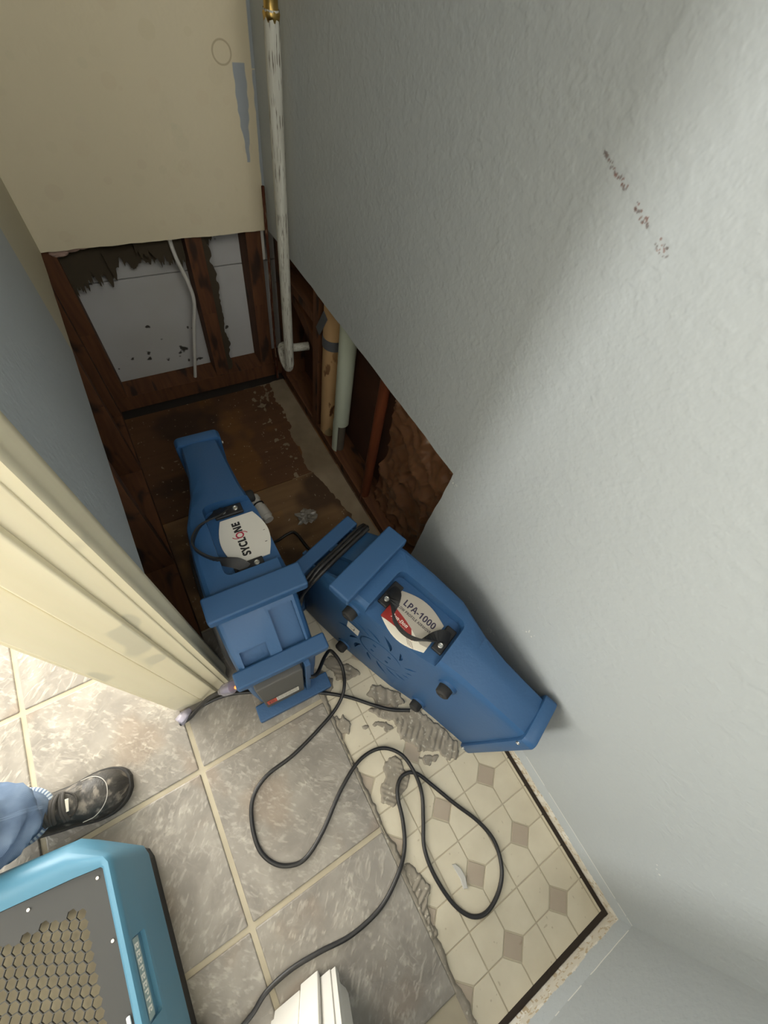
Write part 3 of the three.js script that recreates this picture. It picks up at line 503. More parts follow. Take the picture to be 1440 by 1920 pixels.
function cut(a, list) {
  let A = new Brush(a); A.updateMatrixWorld();
  for (const g of list) { const c = g.index ? g : mergeVertices(g); for (const k of Object.keys(c.attributes)) if (k !== 'position' && k !== 'normal') c.deleteAttribute(k); const B = new Brush(c); B.updateMatrixWorld(); A = csg.evaluate(A, B, SUBTRACTION); }
  return A.geometry;
}
const rrect = (x0, x1, y0, y1, r) => { const o = [], q = 6; for (const [cx, cy, a0] of [[x1 - r, y0 + r, -0.5], [x1 - r, y1 - r, 0], [x0 + r, y1 - r, 0.5], [x0 + r, y0 + r, 1]]) for (let i = 0; i <= q; i++) { const a = (a0 + (i / q) * 0.5) * Math.PI; o.push([cx + r * Math.cos(a), cy + r * Math.sin(a)]); } return o; };
let bodyGeo;
{
  const body = loft([
    [0.012, 0.012, 0.276, 0.060, 0.052, 0], [0.020, 0.004, 0.286, 0.068, 0.058, 0], [0.060, 0.0, 0.312, 0.073, 0.060, 0], [0.112, 0.0, 0.346, 0.076, 0.061, 0], [0.150, 0.0, 0.350, 0.078, 0.061, 0], [0.220, 0.0, 0.350, 0.077, 0.058, 0.001],
    [0.285, 0.0, 0.348, 0.072, 0.054, 0.003], [0.315, 0.0, 0.344, 0.062, 0.048, 0.005], [0.350, 0.0, 0.339, 0.050, 0.043, 0.007], [0.400, 0.0, 0.331, 0.042, 0.040, 0.007], [0.450, 0.0, 0.324, 0.039, 0.038, 0.006], [0.486, 0.0, 0.318, 0.038, 0.037, 0.004]]);
  const cutters = [];
  // handle recess, open towards the +x side
  cutters.push(basis(plate(rrect(-0.036, 0.09, -0.312, -0.168, 0.012), 0.08), [1, 0, 0], [0, 0, 1], [0, -1, 0], [0, 0.404, 0]));
  // recesses in the sloping rear: one half panel and a low pocket
  const slope = Math.atan2(0.06, 0.092), su = V3(0, Math.sin(slope), -Math.cos(slope)), sn = V3(0, Math.cos(slope), Math.sin(slope));
  const onSlope = (w0, w1, s0, s1, d) => basis(box(w0, w1, s0, s1, -d, 0.05), [1, 0, 0], [su.x, su.y, su.z], [sn.x, sn.y, sn.z], [0, 0.286, -0.020]);
  cutters.push(onSlope(0.006, 0.046, 0.012, 0.088, 0.012)); cutters.push(onSlope(-0.056, -0.014, 0.008, 0.042, 0.012));
  // swirl of slits and the bolt holes on the +x side
  const cu = 0.228, cv = 0.185;
  for (let i = 0; i < 15; i++) {
    const a = i * 0.419 + 0.1, r0 = 0.058, r1 = 0.092 + (i % 2) * 0.018, pts = [], bend = 0.32;
    for (let k = 0; k <= 5; k++) { const t = k / 5, r = lerp(r0, r1, t), q = a + bend * t * t; pts.push([cu + r * Math.cos(q), cv + r * Math.sin(q)]); }
    for (let k = 4; k >= 1; k--) { const t = k / 5, r = lerp(r0, r1, t), q = a + bend * t * t + 0.12 * Math.sin(t * Math.PI); pts.push([cu + r * Math.cos(q), cv + r * Math.sin(q)]); }
    if (pts.some(([u, v]) => v < 0.02 || v > 0.31)) continue;
    cutters.push(basis(plate(pts, 0.08), [0, 0, -1], [0, 1, 0], [1, 0, 0], [0.051, 0, 0]));
  }
  const circ = (u, v, r, n = 24) => Array.from({ length: n }, (_, i) => [u + r * Math.cos((i / n) * 6.2832), v + r * Math.sin((i / n) * 6.2832)]);
  cutters.push(basis(plate(circ(cu, cv, 0.052, 40), 0.08, 0, [circ(cu, cv, 0.0485, 40)]), [0, 0, -1], [0, 1, 0], [1, 0, 0], [0.0545, 0, 0]));
  for (const [du, dv] of [[0.018, 0.018], [-0.018, 0.018], [0.018, -0.018], [-0.018, -0.018]]) cutters.push(basis(plate(circ(cu + du, cv + dv, 0.0045, 10), 0.08), [0, 0, -1], [0, 1, 0], [1, 0, 0], [0.05, 0, 0]));
  bodyGeo = uvBox(toCreasedNormals(cut(body, cutters), 0.6)).scale(K, K, K);
}
const kb = (x0, x1, y0, y1, u0, u1, r = 0.004) => rbox(x0, x1, y0, y1, -u1, -u0, r, 2).scale(K, K, K);
// barrel-shaped label plate; a along the outlet direction, b towards -x
function labelPlate(map, w0, w1) {
  const n = 12, o = [], hu = 0.047, cu = 0.238;
  for (let i = 0; i <= n; i++) { const t = i / n; o.push([lerp(cu - hu, cu + hu, t), -(lerp(w1 - 0.014, w1 - 0.014, t) + 0.014 * Math.sin(t * Math.PI))]); }
  for (let i = 0; i <= n; i++) { const t = i / n; o.push([lerp(cu + hu, cu - hu, t) , -(w0 + 0.012 - 0.012 * Math.sin(t * Math.PI))]); }
  const g = plate(o, 0.002, 0.0005), p = g.attributes.position, uv = g.attributes.uv;
  for (let i = 0; i < p.count; i++) uv.setXY(i, (p.getX(i) - cu + hu) / (2 * hu), (p.getY(i) + w1) / (w1 - w0));
  return { g: basis(g, [0, 0, -1], [-1, 0, 0], [0, 1, 0], [0, 0.3245, 0]).scale(K, K, K), m: std({ map, roughness: 0.45 }) };
}
const labelS = canvasTex(640, 560, (c, w, h) => {
  c.fillStyle = '#d9d6cd'; c.fillRect(0, 0, w, h);
  c.strokeStyle = '#3a3f46'; c.lineWidth = 5;
  c.save(); c.translate(w * 0.5, h * 0.42); c.scale(1, 1.1); c.textAlign = 'center'; c.textBaseline = 'middle'; c.font = 'bold 112px sans-serif';
  c.fillStyle = '#15161a'; c.strokeStyle = '#15161a'; c.lineWidth = 6;
  const parts = ['S', 'Y', 'C', 'L', 'O', 'N', 'E'], ws = parts.map((t) => c.measureText(t).width * 0.98); let x = -ws.reduce((a, b) => a + b, 0) / 2;
  parts.forEach((t, i) => {
    const cx = x + ws[i] / 2; x += ws[i];
    if (t === 'O') { c.strokeStyle = '#a8203c'; c.lineWidth = 15; c.beginPath(); c.arc(cx, 0, 36, 0, 7); c.stroke(); c.lineWidth = 9; c.beginPath(); c.moveTo(cx - 34, 8); c.quadraticCurveTo(cx - 48, -54, cx - 4, -80); c.stroke(); c.beginPath(); c.moveTo(cx + 34, -8); c.quadraticCurveTo(cx + 48, 54, cx + 4, 80); c.stroke(); c.strokeStyle = '#15161a'; c.lineWidth = 6; }
    else { c.fillText(t, cx, 0); c.strokeText(t, cx, 0); }
  });
  c.restore();
  c.fillStyle = '#2a2a2c'; c.fillRect(170, 470, 8, 26); c.fillRect(330, 500, 6, 20);
});
const labelL = canvasTex(760, 640, (c, w, h) => {
  c.fillStyle = '#b3aca0'; c.fillRect(0, 0, w, h);
  c.fillStyle = '#e9e3d4'; c.fillRect(0, h * 0.60, w, h * 0.4);
  c.fillStyle = '#9c2f2a'; c.beginPath(); c.moveTo(0, h * 0.50); c.quadraticCurveTo(w * 0.5, h * 0.56, w * 0.86, h * 0.78); c.lineTo(w * 0.62, h * 0.84); c.quadraticCurveTo(w * 0.3, h * 0.80, 0, h * 0.86); c.fill();
  c.fillStyle = '#e9e3d4'; c.beginPath(); c.moveTo(w * 0.55, h * 0.60); c.lineTo(w, h * 0.60); c.lineTo(w, h); c.lineTo(w * 0.7, h * 0.8); c.fill();
  c.fillStyle = '#b3aca0'; c.beginPath(); c.moveTo(w * 0.36, h * 0.545); c.lineTo(w, h * 0.5); c.lineTo(w, h * 0.72); c.lineTo(w * 0.86, h * 0.765); c.closePath(); c.fill();
  c.textAlign = 'center'; c.fillStyle = '#2a2440'; c.font = 'bold 128px sans-serif'; c.fillText('LPA-1000', w * 0.53, h * 0.36);
  c.fillStyle = '#33323a'; c.font = 'bold 51px sans-serif'; c.fillText('LOW PROFILE AIRMOVER', w * 0.53, h * 0.475, w * 0.9);
  c.fillStyle = '#f1ebe0'; c.font = 'italic bold 66px serif'; c.fillText('Jon-Don', w * 0.33, h * 0.70);
  c.font = '24px sans-serif'; c.fillText('— — — — —', w * 0.40, h * 0.75);
  c.strokeStyle = '#4a1f1c'; c.lineWidth = 4; for (let i = 0; i < 5; i++) { c.beginPath(); c.moveTo(w * (0.6 + i * 0.03), h * 0.84); c.lineTo(w * (0.70 + i * 0.03), h * 0.93); c.stroke(); }
});
const warnTex = canvasTex(384, 128, (c, w, h) => {
  c.fillStyle = '#e6e3da'; c.fillRect(0, 0, w, h); c.fillStyle = '#c4492c'; c.fillRect(0, 0, 112, h);
  c.fillStyle = '#5c1d12'; c.fillRect(22, 24, 60, 12); c.fillRect(22, 46, 14, 60); c.fillRect(46, 50, 38, 10); c.fillRect(46, 72, 38, 10); c.fillRect(46, 94, 38, 10);
  c.fillStyle = '#55544e'; for (let r = 0; r < 11; r++) for (let x = 122; x < w - 14;) { const l = 6 + Math.floor(hash(r, x, 3) * 26); c.fillRect(x, 12 + r * 10, Math.min(l, w - 12 - x), 4); x += l + 6; }
});
const stickerTex = canvasTex(160, 128, (c, w, h) => { c.fillStyle = '#dcdad4'; c.fillRect(0, 0, w, h); c.strokeStyle = '#8a8a86'; c.lineWidth = 3; c.beginPath(); c.arc(78, 60, 28, 0, 7); c.stroke(); c.fillStyle = '#77756c'; c.fillRect(60, 20, 50, 6); c.fillRect(88, 52, 14, 52); c.fillStyle = '#9b8a52'; c.fillRect(40, 96, 60, 7); });

// strap: a flat band that turns on edge at mid-span
function strap(pts, w, thick) {
  const c = curve(pts.map((p) => p.map((k) => k * K))), n = 40, pos = [], idx = [];
  for (let i = 0; i <= n; i++) {
    const t = i / n, p = c.getPoint(t), T = c.getTangent(t), e = sstep(0.12, 0.4, t) * sstep(0.88, 0.6, t);
    const flat = V3(1, 0, 0).addScaledVector(T, -T.x).normalize(), edge = V3(0, 1, 0).addScaledVector(T, -T.y).normalize();
    const W = flat.lerp(edge, e).normalize(), N = V3().crossVectors(T, W).normalize();
    for (const [a, b] of [[-1, -1], [1, -1], [1, 1], [-1, 1]]) { const q = p.clone().addScaledVector(W, a * w * K * lerp(0.5, 0.36, e)).addScaledVector(N, b * thick * K * 0.5); pos.push(q.x, q.y, q.z); }
  }
  for (let i = 0; i < n; i++) for (let k = 0; k < 4; k++) { const a = i * 4 + k, b = i * 4 + ((k + 1) % 4); idx.push(a, b, a + 4, b, b + 4, a + 4); }
  idx.push(0, 2, 1, 0, 3, 2); const z = n * 4; idx.push(z, z + 1, z + 2, z, z + 2, z + 3);
  const g = new THREE.BufferGeometry(); g.setAttribute('position', new THREE.Float32BufferAttribute(pos, 3)); g.setIndex(idx); g.computeVertexNormals(); return toCreasedNormals(g, 0.6);
}
const washer = () => mergeGeometries([new THREE.CylinderGeometry(0.0058, 0.0065, 0.003, 16), new THREE.TorusGeometry(0.0048, 0.0016, 6, 16).rotateX(Math.PI / 2).translate(0, 0.0015, 0)].map((g) => g.toNonIndexed()));
const wash = washer();
function airMover(label, pos, yaw, lab, strapPts) {
  const t = thing('air_mover', label, 'air mover', pos, 'blue low profile air movers'); t.rotation.y = yaw;
  const b = mesh('housing', bodyGeo, M.blue, t);
  // outlet flange with its open mouth
  const outer = rrect(-0.0445, 0.0435, 0.0, 0.326, 0.012), inner = rrect(-0.034, 0.033, 0.012, 0.310, 0.006);
  const fl = basis(plate(outer, 0.016, 0.003, [inner]), [1, 0, 0], [0, 1, 0], [0, 0, 1], [0, 0, -0.5]).scale(K, K, K);
  const flange = mesh('outlet_flange', toCreasedNormals(fl, 0.6), M.blue, t);
  for (const v of [0.02, 0.30]) { const s = mesh('screw', wash, M.steel, flange); s.rotation.z = -Math.PI / 2; s.position.set(0.0445 * K, v * K, -0.485 * K); s.scale.setScalar(0.7); }
  for (const [y, z] of [[0.0, 0]]) { for (let k = 0; k < 5; k++) mesh('grille_bar', box(-0.034, 0.033, 0.05 + k * 0.055, 0.053 + k * 0.055, -0.4935, -0.4915).scale(K, K, K), M.black, flange); }
  // cord wrap bars and the foot skid
  mesh('cord_bar', kb(-0.081, 0.078, 0.344, 0.366, 0.098, 0.142, 0.004), M.blue, t);
  mesh('cord_bar', kb(-0.077, 0.077, 0.274, 0.297, 0.006, 0.034, 0.004), M.blue, t);
  const sk = rrect(-0.078, 0.082, -0.014, 0.020, 0.003);
  mesh('skid', basis(plate([...sk], 0.02, 0.002), [1, 0, 0], [0, 0, 1], [0, -1, 0], [0, 0.021, 0]).scale(K, K, K), M.blue, t);
  mesh('rib', kb(0.030, 0.040, 0.02, 0.28, -0.004, 0.03, 0.002), M.blue, t);
  const pn = mesh('switch_panel', kb(-0.055, 0.026, 0.035, 0.262, -0.002, 0.02, 0.003), M.panel, t, 'dark grey rear control panel');
  const st = mesh('warning_sticker', new THREE.PlaneGeometry(0.064 * K, 0.046 * K).translate(-0.018 * K, 0.098 * K, 0.0028 * K), std({ map: warnTex, roughness: 0.5 }), pn, 'orange and white warning sticker');
  // side feet
  const foot = (u, v, w) => { const g = new THREE.LatheGeometry([[0.003, 0.018], [0.0035, 0.024], [0.009, 0.024], [0.0125, 0.021], [0.0135, 0.0], [0.0001, 0.0]].map(([a, c]) => new THREE.Vector2(a * K, c * K)), 20); const f = mesh('rubber_foot', g, M.rubber, t); f.rotation.z = -Math.PI / 2; f.position.set(w * K, v * K, -u * K); const bs = mesh('boss', cyl(0.017 * K, 0.019 * K, 0.010 * K, 20), M.blue, f); bs.position.y = 0.003 * K; };
  foot(0.352, 0.275, 0.040); foot(0.146, 0.298, 0.056); foot(0.352, 0.045, 0.038); foot(0.146, 0.045, 0.054);
  mesh('small_sticker', new THREE.PlaneGeometry(0.030 * K, 0.036 * K).rotateY(Math.PI / 2).translate(0.0618 * K, 0.205 * K, -0.157 * K), std({ map: stickerTex, roughness: 0.5 }), t, 'small white printed sticker');
  // inlet on the other side
  const inl = mesh('inlet_ring', new THREE.TorusGeometry(0.115 * K, 0.008 * K, 10, 48).rotateY(Math.PI / 2).translate(-0.078 * K, 0.18 * K, -0.19 * K), M.black, t);
  mesh('inlet_guard', mergeGeometries([0.03, 0.055, 0.08, 0.1].map((r) => new THREE.TorusGeometry(r * K, 0.002 * K, 6, 40).rotateY(Math.PI / 2).translate(-0.081 * K, 0.18 * K, -0.19 * K))), M.black, inl);
  // handle
  const L = labelPlate(lab, -0.027, 0.058); mesh('label_plate', L.g, L.m, t);
  const br = (u) => { const k = mesh('handle_bracket', kb(-0.020, 0.030, 0.324, 0.332, u - 0.010, u + 0.010, 0.002), M.black, t); for (const w of [-0.004, 0.018]) { const s = mesh('screw', wash, M.steel, k); s.position.set(w * K, 0.3325 * K, -u * K); } };
  br(0.181); br(0.299);
  mesh('strap_handle', strap(strapPts, 0.019, 0.003), M.black, t);
  return t;
}
const am1 = airMover('dark blue air mover with white barrel shaped label standing upright at the back', [0.018 * K, 0, -0.131 * K], -0.04, labelS,
  [[0.0, 0.334, -0.176], [-0.012, 0.342, -0.188], [-0.045, 0.352, -0.205], [-0.066, 0.356, -0.238], [-0.050, 0.352, -0.27], [-0.016, 0.342, -0.292], [0.0, 0.334, -0.304]]);
const am2 = airMover('blue air mover with silver and red label angled against the grey wall', [0.1605 * K + 0.010, 0, -0.331 * K], THREE.MathUtils.degToRad(200), labelL,
  [[0.0, 0.334, -0.176], [0.006, 0.345, -0.190], [0.040, 0.356, -0.208], [0.052, 0.358, -0.238], [0.042, 0.356, -0.268], [0.008, 0.345, -0.290], [0.0, 0.334, -0.304]]);
am2.position.y = VY; am1.position.y = 0.0005;
// cord wound between the bars of the second unit
{
  const k = (pts, r = 0.0042) => new THREE.TubeGeometry(curve(pts.map((p) => p.map((q) => q * K))), 60, r * K, 8);
  mesh('wound_cord', mergeGeometries([
    k([[0.084, 0.12, -0.03], [0.0835, 0.22, -0.040], [0.082, 0.29, -0.046], [0.06, 0.306, -0.046], [0.0, 0.305, -0.045], [-0.06, 0.305, -0.045], [-0.084, 0.29, -0.046], [-0.086, 0.2, -0.04]]),
    k([[0.080, 0.10, -0.02], [0.087, 0.2, -0.03], [0.086, 0.29, -0.054], [0.055, 0.317, -0.054], [0.0, 0.315, -0.054], [-0.065, 0.314, -0.054], [-0.088, 0.28, -0.05], [-0.088, 0.2, -0.03]]),
    k([[0.090, 0.16, -0.03], [0.0905, 0.26, -0.05], [0.07, 0.314, -0.062], [0.0, 0.322, -0.063], [-0.07, 0.320, -0.063]])]), M.cord, am2, 'black cord wound round the rear bar');
}

// ---------------------------------------------------------------- cords on the floor
const onFloor = (pts, r, lift = {}) => pts.map(([x, z], i) => [x, (x < 0.093 ? 0 : x < 0.108 ? -0.004 : VY) + r + (lift[i] ?? 0), z]);
const mainCord = [[0.167, -0.223], [0.18, -0.177], [0.16, -0.121], [0.12, -0.086], [0.054, -0.061], [-0.034, -0.038], [-0.112, -0.029], [-0.158, -0.003], [-0.179, 0.042], [-0.184, 0.099], [-0.167, 0.14], [-0.137, 0.166], [-0.097, 0.175], [-0.039, 0.15], [0.041, 0.095], [0.115, 0.062], [0.179, 0.067], [0.22, 0.108], [0.23, 0.165], [0.223, 0.216], [0.195, 0.266], [0.168, 0.312], [0.16, 0.368], [0.17, 0.437], [0.195, 0.481], [0.233, 0.497], [0.282, 0.484], [0.318, 0.453], [0.335, 0.401], [0.323, 0.345], [0.29, 0.28], [0.261, 0.218], [0.238, 0.172], [0.214, 0.154], [0.187, 0.156], [0.164, 0.181], [0.148, 0.237], [0.124, 0.286], [0.086, 0.317], [0.018, 0.348], [-0.063, 0.353], [-0.136, 0.339], [-0.201, 0.33], [-0.257, 0.333], [-0.297, 0.348], [-0.36, 0.36]];
{
  const r = 0.005, lift = { 0: 0.06, 1: 0.025, 2: 0.021, 3: 0.011, 15: 0.008, 16: 0.008, 17: 0.012, 32: 0.004, 33: 0.006, 18: 0.010, 34: 0.006, 35: 0.008, 36: 0.004 };
  const pts = [[0.062, 0.20, -0.172], [0.09, 0.19, -0.165], [0.135, 0.13, -0.205], ...onFloor(mainCord, r, lift)];
  tag(mesh('power_cord', new THREE.TubeGeometry(curve(pts), 420, r, 10), M.cord), 'long black power cord looping from the air mover across tile and vinyl', 'cord');
  const c2 = [[-0.236, -0.259], [-0.192, -0.268], [-0.128, -0.26], [-0.05, -0.225], [0.041, -0.174], [0.106, -0.134], [0.162, -0.091], [0.213, -0.039], [0.255, -0.001], [0.30, 0.026]];
  tag(mesh('power_cord', new THREE.TubeGeometry(curve(onFloor(c2, r, { 5: 0.004, 6: 0.006, 7: 0.008, 8: 0.008, 9: 0.012, 1: 0.001, 2: 0.001 })), 160, r, 10), M.cord), 'black cord running straight from the door frame foot to the angled air mover', 'cord');
  const t = thing('extension_cord', 'black extension cord with clear glowing connector beside the door frame', 'cord');
  mesh('cord', tube([[-0.262, 0.012, -0.250], [-0.235, 0.018, -0.252], [-0.205, 0.045, -0.258], [-0.172, 0.09, -0.259], [-0.146, 0.128, -0.252], [-0.132, 0.145, -0.248]], 0.0055, 60, 10), M.cord, t);
  const c = new THREE.Group(); c.name = 'connector'; t.add(c); c.position.set(-0.114, 0.162, -0.243); c.quaternion.setFromUnitVectors(V3(0, 1, 0), V3(0.7, 0.66, 0.22).normalize());
  const sh = mesh('shell', new THREE.LatheGeometry([[0.006, -0.026], [0.0085, -0.024], [0.010, -0.012], [0.015, -0.008], [0.0155, 0.018], [0.013, 0.022], [0.0001, 0.022]].map(([a, b]) => new THREE.Vector2(a, b)), 18), M.clear, c, 'clear plastic connector shell');
  mesh('neon_lamp', new THREE.SphereGeometry(0.0042, 12, 8).translate(0.008, 0.021, 0.004), M.neon, c, 'small glowing orange lamp');
  mesh('socket_block', cyl(0.009, 0.008, 0.024, 12), std({ color: new THREE.Color(0.30, 0.27, 0.38), roughness: 0.5 }), c);
  const p = thing('plug_connector', 'clear plastic plug lying at the foot of the door frame', 'plug', [-0.248, 0.0, -0.262]); p.rotation.y = 0.5;
  mesh('shell', new THREE.LatheGeometry([[0.005, -0.022], [0.009, -0.016], [0.014, -0.006], [0.0145, 0.016], [0.0001, 0.017]].map(([a, b]) => new THREE.Vector2(a, b)), 16).rotateZ(Math.PI / 2).translate(0, 0.0148, 0), M.clear, p);
  mesh('core', rbox(-0.014, 0.010, 0.008, 0.021, -0.008, 0.008, 0.003), std({ color: new THREE.Color(0.75, 0.74, 0.72), roughness: 0.5 }), p);
}
{ // loose chip of mortar on the vinyl
  const g = basis(plate([[0.211, 0.379], [0.219, 0.382], [0.226, 0.396], [0.227, 0.415], [0.219, 0.437], [0.209, 0.432], [0.213, 0.412], [0.212, 0.398]], 0.004, 0.0016), [1, 0, 0], [0, 0, 1], [0, -1, 0], [0, VY + 0.0045, 0]);
  tag(mesh('mortar_chip', g, std({ color: new THREE.Color(0.50, 0.49, 0.46), roughness: 0.95 })), 'loose curved grey mortar chip lying inside the cord loop', 'chip');
}
{ // crumpled clear film and a dark cord behind the machines
  const g = new THREE.IcosahedronGeometry(0.035, 4), p = g.attributes.position;
  for (let i = 0; i < p.count; i++) { const k = 0.55 + 0.9 * Math.abs(fbm(p.getX(i) * 70 + 9, p.getY(i) * 70 + p.getZ(i) * 60, 0, 3, 701) - 0.5) * 2; p.setXYZ(i, p.getX(i) * k * 1.3, p.getY(i) * k * 0.5, p.getZ(i) * k); }
  g.computeVertexNormals();
  tag(mesh('plastic_scrap', g.translate(0.31, 0.0, -0.70), phys({ color: new THREE.Color(0.35, 0.32, 0.27), transmission: 0.4, thickness: 0, roughness: 0.25 })), 'crumpled scrap of clear film on the subfloor between the machines', 'plastic');
  tag(mesh('power_cord', tube([[0.13, 0.05, -0.63], [0.175, -0.006, -0.655], [0.22, -0.007, -0.665], [0.245, -0.007, -0.655], [0.262, -0.006, -0.575], [0.30, -0.007, -0.56], [0.34, -0.007, -0.53]], 0.005, 60, 8), M.cord), 'short dark cord on the subfloor behind the angled air mover', 'cord');
}

// ---------------------------------------------------------------- low teal machine at the left
{
  const t = thing('air_scrubber', 'teal portable air scrubber with black honeycomb grille on top', 'machine');
  const out = [[-0.386, 0.62], [-0.386, -0.020], [-0.392, -0.040], [-0.470, -0.100], [-0.585, -0.118], [-0.98, -0.175], [-0.98, 0.62]];
  const inn = [[-0.421, 0.56], [-0.421, -0.040], [-0.424, -0.0435], [-0.470, -0.052], [-0.585, -0.068], [-0.94, -0.12], [-0.94, 0.56]];
  const top = 0.20, at = (g, y) => basis(g, [1, 0, 0], [0, 0, 1], [0, -1, 0], [0, y, 0]);
  const levels = [[0.052, inn], [0.052, out],
    [0.135, [[-0.393, 0.62], [-0.393, -0.030], [-0.400, -0.052], [-0.468, -0.113], [-0.585, -0.130], [-0.985, -0.187], [-0.985, 0.62]]],
    [0.176, [[-0.400, 0.62], [-0.400, -0.038], [-0.406, -0.056], [-0.470, -0.108], [-0.585, -0.124], [-0.98, -0.18], [-0.98, 0.62]]],
    [0.193, [[-0.403, 0.615], [-0.403, -0.042], [-0.409, -0.058], [-0.472, -0.098], [-0.585, -0.113], [-0.975, -0.17], [-0.975, 0.615]]],
    [0.200, [[-0.408, 0.61], [-0.408, -0.045], [-0.414, -0.058], [-0.474, -0.086], [-0.585, -0.100], [-0.97, -0.158], [-0.97, 0.61]]],
    [0.199, [[-0.416, 0.565], [-0.416, -0.044], [-0.421, -0.050], [-0.472, -0.066], [-0.585, -0.080], [-0.945, -0.134], [-0.945, 0.565]]],
    [0.192, inn], [0.165, inn]];
  const sp = [], si = [], nv = 7; levels.forEach(([y, r]) => r.forEach(([x, z]) => sp.push(x, y, z)));
  for (let k = 0; k < levels.length; k++) for (let i = 0; i < nv; i++) { const k2 = (k + 1) % levels.length, a = k * nv + i, b = k * nv + ((i + 1) % nv), c = k2 * nv + i, d = k2 * nv + ((i + 1) % nv); si.push(a, b, c, b, d, c); }
  const sg = new THREE.BufferGeometry(); sg.setAttribute('position', new THREE.Float32BufferAttribute(sp, 3)); sg.setIndex(si); sg.computeVertexNormals();
  const shell = toCreasedNormals(cut(sg, [basis(plate(rrect(0.090, 0.216, 0.142, 0.188, 0.006), 0.05), [0, 0, 1], [0, 1, 0], [-1, 0, 0], [-0.352, 0, 0])]), 0.75);
  const bodyM = mesh('shell', uvBox(shell), M.teal, t);
  const name = canvasTex(512, 96, (c, w, h) => { c.fillStyle = '#8ea6aa'; c.fillRect(0, 0, w, h); c.strokeStyle = '#e4e8e4'; c.lineWidth = 13; c.lineCap = 'round'; for (let k = 0; k < 9; k++) { const x = 44 + k * 50, e = hash(k, 5, 2); c.beginPath(); c.moveTo(x, 22); c.lineTo(x, 74); if (e > 0.3) c.lineTo(x + 24, 74); c.stroke(); c.beginPath(); c.arc(x + 10, 38, 14, -1.5, e * 3); c.stroke(); } });
  mesh('name_plate', new THREE.PlaneGeometry(0.120, 0.024).rotateZ(Math.PI).rotateY(Math.PI / 2).rotateZ(0.06).translate(-0.4005, 0.1745, 0.152), std({ map: name, roughness: 0.5 }), bodyM, 'pale lettering in the side slot');
  mesh('base', at(plate(out.map(([x, z]) => [x + (x > -0.5 ? -0.006 : 0.006), z + (z < 0.3 ? 0.010 : -0.01)]), 0.052, 0.003), 0.053), M.black, t, 'black base');
  mesh('corner_foot', mergeGeometries([rbox(-0.45, -0.376, 0.004, 0.075, 0.30, 0.40, 0.012, 3)]), M.teal, t);
  // top frame and honeycomb
  const inner2 = inn.map(([x, z]) => [lerp(x, -0.68, 0.003), lerp(z, 0.22, 0.003)]);
  const hexR = 0.0094, hexes = [], pitch = 0.0165;
  const region = [[-0.447, 0.52], [-0.447, -0.006], [-0.92, -0.075], [-0.92, 0.52]];
  for (let j = 0; j < 40; j++) for (let i = 0; i < 30; i++) { const x = -0.455 - i * 0.01429, z = -0.065 + j * pitch + (i % 2) * pitch / 2; if (z > 0.42 || x < -0.78) continue; if (polyDist(region, x, z) > 0.0095) hexes.push(Array.from({ length: 6 }, (_, k) => [x + hexR * 0.93 * Math.cos(k * 1.0472), z + hexR * 0.93 * Math.sin(k * 1.0472)])); }
  const gp = at(plate(inner2, 0.004, 0, hexes), top - 0.014);
  const gr = mesh('grille', gp, M.grille, t, 'black honeycomb grille plate');
  for (const [x, z] of [[-0.430, 0.075], [-0.430, 0.30], [-0.545, -0.046], [-0.434, -0.030]]) mesh('screw', cyl(0.0028, 0.0028, 0.003, 10).translate(x, top - 0.0135, z), M.steel, gr);
  mesh('filter', at(plate(inner2.map(([x, z]) => [x, z]), 0.004), top - 0.030), M.filter, t, 'pale filter pad under the grille');
  mesh('latch', rbox(-0.432, -0.4255, top - 0.012, top - 0.007, 0.185, 0.203, 0.002), M.frame, gr);
}

